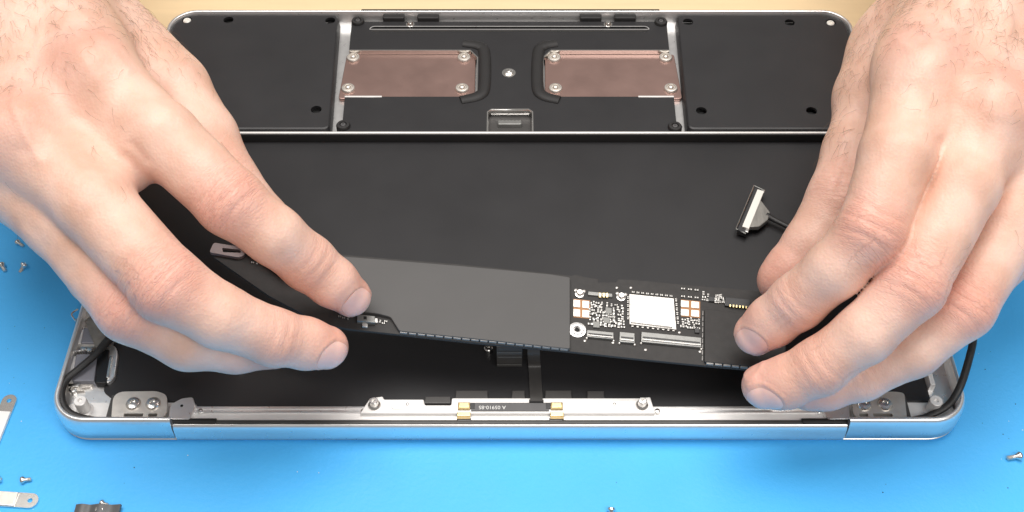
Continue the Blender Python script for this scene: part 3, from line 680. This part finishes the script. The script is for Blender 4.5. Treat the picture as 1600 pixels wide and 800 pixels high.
for i in range(34):
    px, py = random.choice([(random.uniform(0, 1600), random.uniform(695, 800)), (random.uniform(0, 90), random.uniform(400, 700)), (random.uniform(1520, 1600), random.uniform(450, 720))])
    x, y = xy(px, py, G); r = random.uniform(.08, .22); (cr if i % 3 else cr2).lathe([(r, 0), (r * .8, r * .7), (.01, r)], (x, y, G), 6)
for m_, q in (('cable', cr), ('white', cr2)):
    o = q.build('crumbs', M[m_]); o['kind'] = 'stuff'; o['label'] = 'tiny dark crumbs scattered on the blue mat' if m_ == 'cable' else 'tiny pale crumbs scattered on the blue mat'; o['category'] = 'debris'

# ------------------------------------------------------------------ hands: implicit surface -> surface nets mesh
def skin_material():
    m = bpy.data.materials.new('skin'); m.use_nodes = True; nt = m.node_tree; N = nt.nodes; Lk = nt.links; b = N['Principled BSDF']
    def attr(n): a = N.new('ShaderNodeAttribute'); a.attribute_name = n; return a
    tc = N.new('ShaderNodeTexCoord')
    def noise(sc, det=3, vec=None):
        n = N.new('ShaderNodeTexNoise'); n.inputs['Scale'].default_value = sc; n.inputs['Detail'].default_value = det; Lk.new(vec or tc.outputs['Object'], n.inputs['Vector']); return n
    def math_(op, a, b_):
        n = N.new('ShaderNodeMath'); n.operation = op
        for i, v in enumerate((a, b_)):
            if isinstance(v, (int, float)): n.inputs[i].default_value = v
            else: Lk.new(v, n.inputs[i])
        return n.outputs[0]
    red = attr('flush'); wr = attr('wrinkle')
    big = noise(70, 6); small = noise(420, 4)
    def mix(f, a, c):
        n = N.new('ShaderNodeMix'); n.data_type = 'RGBA'
        if isinstance(f, (int, float)): n.inputs[0].default_value = f
        else: Lk.new(f, n.inputs[0])
        for k, v in ((6, a), (7, c)):
            if isinstance(v, tuple): n.inputs[k].default_value = (*v, 1)
            else: Lk.new(v, n.inputs[k])
        return n.outputs[2]
    pale = (.80, .535, .43); tan = (.69, .42, .315); pink = (.72, .325, .255)
    mr = N.new('ShaderNodeMapRange'); mr.inputs[1].default_value = .38; mr.inputs[2].default_value = .65; Lk.new(big.outputs[0], mr.inputs[0])
    c1 = mix(mr.outputs[0], pale, tan)
    f = math_('MULTIPLY', red.outputs['Fac'], math_('ADD', .55, math_('MULTIPLY', small.outputs[0], .7)))
    c2 = mix(f, c1, pink)
    # knuckle wrinkles: noise stretched across the finger, in the finger's own coordinates
    sp = N.new('ShaderNodeSeparateXYZ'); Lk.new(wr.outputs['Vector'], sp.inputs[0])
    cb = N.new('ShaderNodeCombineXYZ'); Lk.new(math_('MULTIPLY', sp.outputs[0], .95), cb.inputs[0]); Lk.new(math_('MULTIPLY', sp.outputs[1], .16), cb.inputs[1])
    wn = noise(1.0, 2.5, cb.outputs[0]); wn.inputs['Distortion'].default_value = .35
    ridge = math_('ABSOLUTE', math_('SUBTRACT', wn.outputs[0], .5), 0)
    crease = N.new('ShaderNodeMapRange'); crease.interpolation_type = 'SMOOTHSTEP'; crease.inputs[1].default_value = 0; crease.inputs[2].default_value = .055
    crease.inputs[3].default_value = 1; crease.inputs[4].default_value = 0; Lk.new(ridge, crease.inputs[0])
    cm = math_('MULTIPLY', crease.outputs[0], sp.outputs[2])
    c3 = mix(math_('MULTIPLY', cm, .22), c2, (.58, .30, .22))
    Lk.new(c3, b.inputs['Base Color'])
    b.inputs['Subsurface Weight'].default_value = .22; b.inputs['Subsurface Radius'].default_value = (1.0, .40, .22); b.inputs['Subsurface Scale'].default_value = .0035
    b.inputs['Roughness'].default_value = .46; b.inputs['Specular IOR Level'].default_value = .38
    # fine skin grain
    v = N.new('ShaderNodeTexVoronoi'); v.inputs['Scale'].default_value = 1100; Lk.new(tc.outputs['Object'], v.inputs['Vector'])
    n2 = noise(160, 5)
    h = math_('ADD', math_('MULTIPLY', v.outputs[0], .2), math_('MULTIPLY', n2.outputs[0], .9))
    h = math_('SUBTRACT', h, math_('MULTIPLY', cm, .3))
    bp_ = N.new('ShaderNodeBump'); bp_.inputs['Strength'].default_value = .62; bp_.inputs['Distance'].default_value = .0006; Lk.new(h, bp_.inputs['Height']); Lk.new(bp_.outputs[0], b.inputs['Normal'])
    return m
M['skin'] = skin_material()
M['nail'] = mat('fingernail', (.86, .53, .45), .42, 0, .05, 300, spec=.35)
M['nail'].node_tree.nodes['Principled BSDF'].inputs['Subsurface Weight'].default_value = .15
M['nail'].node_tree.nodes['Principled BSDF'].inputs['Subsurface Scale'].default_value = .002

def cone_d(P, a, b, ra, rb):
    ba = b - a; t = np.clip((P - a) @ ba / (ba @ ba), 0, 1).astype(np.float32)
    q = P - a - t[:, None] * ba
    return np.sqrt(np.einsum('ij,ij->i', q, q)) - (ra + (rb - ra) * t)
def smin(a, b, k):
    h = np.clip(.5 + .5 * (b - a) / k, 0, 1); return b + (a - b) * h - k * h * (1 - h)
F32 = lambda p: np.array(p, np.float32)

class Hand:
    def __init__(s, spec):
        s.palm = [(F32(at(*a[:3])), F32(at(*b[:3])), a[3], b[3]) for a, b in spec['palm']]
        s.pk = spec.get('palm_k', 9.0)
        s.fingers = []
        for f in spec['fingers']:
            J = [(F32(at(px, py, z)), r) for px, py, z, r in f['j']]
            s.fingers.append(dict(J=J, k=f.get('k', 8.0), kn=f['kn'], nail=f.get('nail'), name=f['n']))
        s.bumps = [(F32(at(*b[:3])), b[3], b[4]) for b in spec.get('bumps', [])]       # centre, radius, blend
    def finger(s, f, P):
        J = f['J']; e = None
        for (a, ra), (b, rb) in zip(J[:-1], J[1:]):
            g = cone_d(P, a, b, ra, rb); e = g if e is None else smin(e, g, 2.5)
        return e
    def eval(s, P):
        d = None
        for a, b, ra, rb in s.palm:
            e = cone_d(P, a, b, ra, rb); d = e if d is None else smin(d, e, s.pk)
        for c, r, k in s.bumps:
            d = smin(d, np.linalg.norm(P - c, axis=1) - r, k)
        out = d
        for f in s.fingers:
            e = s.finger(f, P)
            out = smin(out, smin(d, e, f['k']), 1.3)
        return out
    def mesh(s, h=.75):
        pts = [p for a in s.palm for p in ((a[0], a[2]), (a[1], a[3]))] + [j for f in s.fingers for j in f['J']]
        lo = np.min([p - r for p, r in pts], 0) - 6; hi = np.max([p + r for p, r in pts], 0) + 6
        B = 8; nb = np.ceil((hi - lo) / (h * B)).astype(int); n = nb * B + 1
        g = np.stack(np.meshgrid(*[lo[i] + (np.arange(nb[i]) + .5) * h * B for i in range(3)], indexing='ij'), -1).reshape(-1, 3).astype(np.float32)
        dc = s.eval(g); act = np.abs(dc) < h * B * 1.05
        V = np.full(n, 9.0, np.float32)
        idx = np.argwhere(act.reshape(nb))
        sgn = (dc.reshape(nb) < 0)
        for i in np.argwhere(sgn & ~act.reshape(nb)): V[i[0] * B:i[0] * B + B + 1, i[1] * B:i[1] * B + B + 1, i[2] * B:i[2] * B + B + 1] = -9
        off = np.stack(np.meshgrid(*[np.arange(B + 1)] * 3, indexing='ij'), -1).reshape(-1, 3)
        CH = 1200
        for c in range(0, len(idx), CH):
            I = (idx[c:c + CH, None, :] * B + off[None]).reshape(-1, 3)
            P = (lo + I * h).astype(np.float32); V[I[:, 0], I[:, 1], I[:, 2]] = s.eval(P)
        return surface_nets(V, lo, h)
def surface_nets(V, lo, h):
    S = V < 0; nx, ny, nz = V.shape
    cnt = np.zeros((nx - 1, ny - 1, nz - 1), np.int8)
    for i in (0, 1):
        for j in (0, 1):
            for k in (0, 1): cnt += S[i:nx - 1 + i, j:ny - 1 + j, k:nz - 1 + k]
    C = np.argwhere((cnt > 0) & (cnt < 8)); vid = np.full(cnt.shape, -1, np.int32); vid[C[:, 0], C[:, 1], C[:, 2]] = np.arange(len(C))
    acc = np.zeros((len(C), 3)); num = np.zeros(len(C))
    cor = [(i, j, k) for i in (0, 1) for j in (0, 1) for k in (0, 1)]
    val = {c: V[C[:, 0] + c[0], C[:, 1] + c[1], C[:, 2] + c[2]] for c in cor}
    for a in cor:
        for ax in range(3):
            if a[ax] == 0:
                b = list(a); b[ax] = 1; b = tuple(b); va, vb = val[a], val[b]; m = (va < 0) != (vb < 0)
                t = np.where(m, va / np.where(m, va - vb, 1), 0)
                p = np.array(a, float)[None] + t[:, None] * np.eye(3)[ax][None]; acc += np.where(m[:, None], p, 0); num += m
    verts = lo + (C + acc / num[:, None]) * h
    faces = []
    for ax in range(3):
        b, c = (ax + 1) % 3, (ax + 2) % 3
        sl0 = [slice(None)] * 3; sl1 = [slice(None)] * 3; sl0[ax] = slice(0, -1); sl1[ax] = slice(1, None)
        A, Bv = S[tuple(sl0)], S[tuple(sl1)]
        E = np.argwhere(A != Bv); E = E[(E[:, b] > 0) & (E[:, c] > 0) & (E[:, b] < V.shape[b] - 1) & (E[:, c] < V.shape[c] - 1)]
        flip = A[E[:, 0], E[:, 1], E[:, 2]]
        def cell(db, dc_):
            q = E.copy(); q[:, b] += db; q[:, c] += dc_; return vid[q[:, 0], q[:, 1], q[:, 2]]
        q = np.stack([cell(-1, -1), cell(0, -1), cell(0, 0), cell(-1, 0)], 1)
        q[~flip] = q[~flip][:, ::-1]; faces.append(q)
    return verts, np.concatenate(faces)

def build_hand(spec, label):
    H = Hand(spec); Vt, Fc = H.mesh(spec.get('h', .75))
    P = Vt.astype(np.float32)
    # gradient normals
    e = .4; G = np.stack([H.eval(P + F32(np.eye(3)[i] * e)) - H.eval(P - F32(np.eye(3)[i] * e)) for i in range(3)], 1); G /= np.linalg.norm(G, axis=1)[:, None] + 1e-9
    P = P - G * H.eval(P)[:, None] * .9
    flush = np.zeros(len(P)); wv = np.zeros((len(P), 3)); wv[:, 0] = 50
    disp = np.zeros(len(P)); nails = []
    for f in H.fingers:
        J = f['J']
        def dorsal(p, ax):
            v = (F32(CAM) - p); v = v / np.linalg.norm(v) * .8 + F32((0, -.1, .5)); v -= ax * (v @ ax); return v / np.linalg.norm(v)
        for ji, red, wr_r in f['kn']:
            c, r = J[ji]; a0 = J[max(ji - 1, 0)][0]; a1 = J[min(ji + 1, len(J) - 1)][0]; ax = (a1 - a0) / np.linalg.norm(a1 - a0); nrm = dorsal(c, ax); lat = np.cross(ax, nrm)
            q = P - c; t = q @ ax; w = q @ lat; u = q @ nrm
            near = np.exp(-(t / (r * .95)) ** 2) * (np.linalg.norm(q, axis=1) < r * 2.2)
            ds = np.clip((u / r - .05) / .6, 0, 1)
            flush = np.maximum(flush, 1.0 * red * np.exp(-(t / (r * 1.25)) ** 2) * ds * np.exp(-(np.linalg.norm(q, axis=1) / (r * 1.7)) ** 4))
            if wr_r > 0:
                m = near * ds * wr_r; sel = m > wv[:, 2]; wv[sel, 0] = t[sel] + 13.7 * ji + c[0]; wv[sel, 1] = w[sel]; wv[sel, 2] = m[sel]
                for dt, dep in ((-.42, .32), (0.0, .42), (.40, .3)):
                    cc = t - dt * r - .018 * w * w * (1 if dt >= 0 else -1) * (abs(dt) > .1)
                    disp -= wr_r * dep * np.exp(-(cc / .75) ** 2) * ds * np.exp(-(w / (r * .7)) ** 2) * (np.linalg.norm(q, axis=1) < r * 1.9)
        c, r = J[-1]; flush = np.maximum(flush, .75 * np.exp(-(np.linalg.norm(P - c, axis=1) / (r * 1.9)) ** 2))
        if f['nail']:
            nl = f['nail']; ax = (J[-1][0] - J[-2][0]); ax /= np.linalg.norm(ax)
            tgt = F32(at(*nl['c'], float(c[2]))) - c
            nrm = dorsal(c, ax)
            nrm = nrm + F32(nl.get('tilt', (0, 0, 0))); nrm -= ax * (nrm @ ax); nrm /= np.linalg.norm(nrm); lat = np.cross(ax, nrm)
            L0, L1, Wn = nl['l']
            nu, nv = 15, 19; grid = []
            for i in range(nv):
                tt = i / (nv - 1)
                for j in range(nu):
                    ss = -1 + 2 * j / (nu - 1)
                    # rounded outline: squircle map
                    bx, by = ss, 2 * tt - 1
                    sx = bx * math.sqrt(max(0, 1 - .34 * by * by)); sy = by * math.sqrt(max(0, 1 - .34 * bx * bx))
                    grid.append((sx * Wn, L0 + (L1 - L0) * (sy + 1) / 2))
            grid = np.array(grid); ctr = c
            start = ctr + ax * 0 + grid[:, 1:2] * ax + grid[:, 0:1] * lat + nrm * (r * 2.2); start = start.astype(np.float32)
            tm_ = np.zeros(len(start), np.float32)
            own = lambda q_: H.finger(f, q_)
            for _ in range(40): tm_ += own(start - nrm * tm_[:, None]) * .8
            tm_ = np.minimum(tm_, r * 2.2 - r * .2); hit = start - nrm * tm_[:, None]
            # flatten lengthwise a little, lift
            Gn = np.stack([own(hit + F32(np.eye(3)[i] * e)) - own(hit - F32(np.eye(3)[i] * e)) for i in range(3)], 1); Gn /= np.linalg.norm(Gn, axis=1)[:, None] + 1e-6
            rr = np.sqrt((grid[:, 0] / Wn) ** 2 + (2 * (grid[:, 1] - L0) / (L1 - L0) - 1) ** 2)
            lift = .22 - .38 * np.clip(rr - .55, 0, 1) ** 2 * 2.2
            top = hit + Gn * lift[:, None]; low = hit - Gn * .7
            nails.append((nu, nv, top, low))
            # fold around the nail and a shallow bed
            q = P - c; t_ = q @ ax; w_ = q @ lat; u_ = q @ nrm; k_ = 2 * (t_ - L0) / (L1 - L0) - 1
            ro = np.sqrt((w_ / Wn) ** 2 * 1.0 + k_ ** 2 * .9) 
            on = (u_ > 0) & (np.linalg.norm(q, axis=1) < 20)
            disp += np.where(on, .30 * np.exp(-((ro - 1.14) / .09) ** 2) * (k_ < .8) - .10 * np.clip((1.02 - ro) / .1, 0, 1), 0)
    # tendons, veins and folds along lines on the back of the hand
    rel = P - F32(CAM); dep = rel @ F32(FWD); sx = 800 + rel @ F32(RGT) / dep * FPX; sy = 400 - rel @ F32(UPV) / dep * FPX
    face = np.clip(-np.einsum('ij,ij->i', G, rel / np.linalg.norm(rel, axis=1)[:, None]) * 1.6 - .1, 0, 1)
    for line, wpx, hgt in spec.get('relief', []):
        Lp = smooth_path([(a_, b_, 0) for a_, b_ in line])[:, :2]; dm = np.full(len(P), 1e9)
        for a_, b_ in zip(Lp[:-1], Lp[1:]):
            v = b_ - a_; t_ = np.clip(((sx - a_[0]) * v[0] + (sy - a_[1]) * v[1]) / (v @ v), 0, 1); dm = np.minimum(dm, np.hypot(sx - a_[0] - t_ * v[0], sy - a_[1] - t_ * v[1]))
        disp += hgt * np.exp(-(dm / wpx) ** 2) * face
    low = 1.3 * np.sin(P[:, 0] * .11 + 1.2 * np.sin(P[:, 1] * .07)) * np.sin(P[:, 1] * .09 + P[:, 2] * .05)
    P2 = P + G * (disp + .12 * low)[:, None]
    me = bpy.data.meshes.new('hand'); me.from_pydata((P2 * MM).tolist(), [], Fc.tolist()); me.update()
    me.polygons.foreach_set('use_smooth', [True] * len(me.polygons))
    a = me.attributes.new('flush', 'FLOAT', 'POINT'); a.data.foreach_set('value', flush.astype(np.float32))
    a = me.attributes.new('wrinkle', 'FLOAT_VECTOR', 'POINT'); a.data.foreach_set('vector', wv.astype(np.float32).ravel())
    o = link('hand', me, M['skin']); tag(o, label, 'hand')
    for nu, nv, top, lw in nails:
        n = nu * nv; vs = np.concatenate([top, lw]); fs = []
        for i in range(nv - 1):
            for j in range(nu - 1):
                a_ = i * nu + j; fs.append((a_, a_ + 1, a_ + nu + 1, a_ + nu)); fs.append((n + a_ + nu, n + a_ + nu + 1, n + a_ + 1, n + a_))
        ring = list(range(nu)) + [i * nu + nu - 1 for i in range(1, nv)] + [(nv - 1) * nu + j for j in range(nu - 2, -1, -1)] + [i * nu for i in range(nv - 2, 0, -1)]
        for x_, y_ in zip(ring, ring[1:] + ring[:1]): fs.append((x_, n + x_, n + y_, y_))
        MB().add(vs, fs).build('fingernail', M['nail'], o, 70)
    # body hair on the back of the hand and wrist
    if 'hair' in spec:
        hs = MB(); tot = 0
        facing = (G @ (F32(CAM) - F32(at(800, 200, 50))) / 400) > .05
        for (px, py, z, rad, cnt, ddx, ddy) in spec['hair']:
            c = F32(at(px, py, z)); dist = np.linalg.norm((P - c), axis=1); w = np.exp(-(dist / rad) ** 2) * facing
            if w.sum() < 1e-3: continue
            pick = rng.choice(len(P), cnt, p=w / w.sum())
            fl = F32(at(px + ddx, py + ddy, z)) - c; fl /= np.linalg.norm(fl)
            for i in pick:
                g = G[i]; d = fl + rng.normal(0, .35, 3); d -= g * (d @ g); d /= np.linalg.norm(d); L_ = rng.uniform(3.5, 8.0); p0 = P2[i]
                sd = np.cross(g, d)
                ps = [p0 + d * L_ * t + g * (.2 + 1.1 * math.sin(t * 2.6)) + sd * L_ * .15 * t * t * rng.choice([-1, 1]) for t in (0, .33, .66, 1)]
                rr = (.042, .038, .028, .012); vs = []
                for p, r_ in zip(ps, rr):
                    for k in range(3):
                        a_ = 2.094 * k; vs.append(p + r_ * (math.cos(a_) * sd + math.sin(a_) * g))
                fs = [(k3 * 3 + k, k3 * 3 + (k + 1) % 3, k3 * 3 + 3 + (k + 1) % 3, k3 * 3 + 3 + k) for k3 in range(3) for k in range(3)]
                hs.add(vs, fs)
        ho = hs.build('body_hair', M['hair'], o); ho['kind'] = 'stuff'
    return o

LEFT = dict(
    palm=[((18, -60, 84, 25), (140, 105, 84, 15)), ((20, -60, 84, 24), (45, 200, 80, 14.5)), ((-20, -40, 78, 22), (-25, 235, 72, 13.5)), ((-60, -30, 70, 20), (-70, 240, 62, 12)),
          ((30, -70, 76, 21), (185, 78, 66, 13)), ((130, 60, 70, 15), (232, 130, 62, 13)), ((20, 90, 66, 16), (80, 190, 62, 15)),
          ((100, 165, 84, 12), (192, 256, 79, 9)), ((0, 235, 78, 11), (90, 333, 70, 8)), ((60, 160, 60, 15), (150, 240, 62, 11)), ((-30, 215, 60, 13), (35, 280, 56, 9)),
          ((18, -60, 84, 25), (-20, -420, 100, 30)), ((0, -60, 78, 24), (-60, -420, 96, 30))],
    palm_k=11.0,
    fingers=[
        dict(n='index', j=[(120, 85, 86, 12.8), (150, 125, 88, 12.8), (255, 215, 86, 10.9), (360, 315, 76, 10.4), (428, 367, 66, 9.0), (482, 411, 54, 8.7), (520, 441, 47, 7.9), (547, 462, 40, 6.8)], kn=[(1, .6, 0), (3, .75, 1), (5, .4, .6)], k=9,
             nail=dict(c=(552, 462), l=(-5.2, 5.8, 5.0), tilt=(.05, -.30, -.2))),
        dict(n='middle', j=[(20, 185, 82, 12.8), (45, 222, 84, 12.6), (150, 322, 80, 11.3), (262, 446, 70, 10.9), (345, 495, 60, 9.2), (430, 528, 49, 8.6), (478, 537, 43, 7.9), (510, 542, 39, 6.8)], kn=[(1, .6, 0), (3, .8, 1), (5, .4, .6)], k=9,
             nail=dict(c=(512, 548), l=(-5.4, 5.6, 5.0), tilt=(.1, -.6, -.5))),
        dict(n='ring', j=[(-50, 225, 70, 12), (-20, 248, 72, 11.5), (100, 352, 68, 10.6), (207, 480, 58, 10.8), (295, 528, 48, 9.6), (370, 537, 41, 9.0), (428, 538, 36, 8.0)], kn=[(3, .8, 1)], k=9),
        dict(n='little', j=[(-80, 240, 60, 11), (-15, 275, 56, 10), (88, 358, 48, 8.8), (150, 435, 41, 8.2), (230, 485, 34, 7.2), (300, 510, 29, 6.4)], kn=[], k=8),
        dict(n='thumb', j=[(175, 55, 66, 14), (270, 142, 60, 13), (318, 215, 54, 11.8), (356, 285, 47, 10.5), (410, 350, 40, 9.5), (465, 402, 36, 8.2)], kn=[(3, .4, .5)], k=9)],
    bumps=[(150, 118, 95, 9.5, 12), (30, 208, 91, 9.5, 12), (-45, 245, 80, 9, 12)],
    relief=[([(150, 120), (110, 40), (80, -30)], 20, .9), ([(35, 210), (30, 100), (30, 0)], 20, .8), ([(100, 185), (75, 90), (60, 0)], 26, -.9), ([(195, 245), (218, 268), (240, 288)], 10, -.5), ([(205, 225), (228, 250)], 7, -.5), ([(60, 250), (20, 150), (60, 60), (40, -20)], 7, .45), ([(200, 110), (160, 60), (120, 10)], 8, .45), ([(40, 350), (75, 385), (105, 420)], 14, -.4)],
    hair=[(60, 20, 100, 34, 260, 30, 60), (215, 30, 80, 20, 150, 40, 40), (20, 110, 95, 25, 60, 30, 60)])
RIGHT = dict(
    palm=[((1555, -60, 84, 25), (1440, 110, 84, 15)), ((1540, -60, 84, 24), (1545, 155, 80, 14)), ((1600, -50, 78, 22), (1640, 215, 72, 13)), ((1640, -40, 70, 20), (1690, 270, 62, 12)),
          ((1535, -50, 72, 20), (1398, 80, 64, 14)), ((1430, 60, 68, 15), (1370, 150, 60, 13)), ((1560, 90, 66, 16), (1530, 170, 62, 15)), ((1492, 140, 84, 12), (1464, 228, 80, 9)), ((1595, 180, 79, 12), (1566, 266, 73, 9)), ((1660, 240, 60, 13), (1620, 300, 56, 10)),
          ((1555, -60, 84, 25), (1530, -420, 100, 32)), ((1580, -60, 80, 24), (1600, -420, 96, 30))],
    palm_k=11.0,
    fingers=[
        dict(n='index', j=[(1445, 85, 86, 12.8), (1435, 122, 88, 12.8), (1400, 245, 86, 11.0), (1362, 360, 76, 9.9), (1305, 421, 64, 8.8), (1246, 472, 51, 8.5), (1206, 503, 42, 7.9), (1181, 521, 36, 6.9)], kn=[(1, .6, 0), (3, .75, 1), (5, .4, .6)], k=9,
             nail=dict(c=(1180, 522), l=(-5.6, 5.4, 5.0), tilt=(.05, -.4, -.3))),
        dict(n='middle', j=[(1550, 140, 82, 12.8), (1540, 180, 84, 12.6), (1505, 290, 80, 10.8), (1426, 447, 66, 9.8), (1350, 523, 54, 8.8), (1280, 573, 43, 8.6), (1228, 597, 36, 7.9), (1195, 603, 33, 7.0)], kn=[(1, .6, 0), (3, .75, 1), (5, .4, .6)], k=9,
             nail=dict(c=(1200, 612), l=(-5.6, 5.4, 5.0), tilt=(.1, -.8, -.65))),
        dict(n='ring', j=[(1650, 210, 70, 12), (1640, 240, 72, 11.5), (1580, 345, 66, 10.6), (1503, 481, 54, 9.6), (1425, 545, 44, 8.5), (1345, 586, 36, 7.9), (1290, 600, 32, 8.0), (1264, 606, 30, 7.2)], kn=[(3, .8, 1), (5, .3, .5)], k=9),
        dict(n='little', j=[(1690, 270, 60, 11), (1640, 320, 56, 10), (1570, 400, 46, 8.8), (1530, 450, 40, 8.2), (1440, 530, 32, 7.2), (1370, 560, 27, 6.4)], kn=[(3, .4, 0)], k=8),
        dict(n='thumb', j=[(1405, 75, 66, 14), (1370, 160, 60, 13), (1340, 240, 56, 11.6), (1313, 310, 51, 10.8), (1270, 385, 42, 9.8), (1235, 425, 36, 8.8), (1219, 438, 34, 7.6)], kn=[(3, .4, .6)], k=9)],
    bumps=[(1440, 122, 95, 9.5, 12), (1550, 180, 91, 9.5, 12), (1645, 228, 80, 9, 12)],
    relief=[([(1440, 120), (1490, 40), (1530, -30)], 20, .9), ([(1552, 175), (1560, 80), (1570, 0)], 20, .8), ([(1498, 160), (1520, 90), (1550, 10)], 26, -.9), ([(1600, 215), (1600, 120), (1600, 30)], 24, -.8), ([(1468, 225), (1462, 250), (1445, 290)], 10, -.7), ([(1342, 175), (1328, 240), (1312, 295)], 10, -.8), ([(1400, 60), (1440, 80), (1480, 20)], 7, .45), ([(1590, 150), (1550, 100), (1580, 40), (1560, -20)], 7, .45)],
    hair=[(1500, 10, 100, 34, 300, -20, 60), (1390, 60, 80, 20, 130, -40, 50), (1560, 60, 95, 25, 90, -40, 50), (1330, 190, 65, 14, 40, -40, 30)])
build_hand(LEFT, 'bare hand whose forefinger presses the plain grey shield of the circuit board')
build_hand(RIGHT, 'bare hand beside the silver chip, thumb behind the circuit board and cable plug')
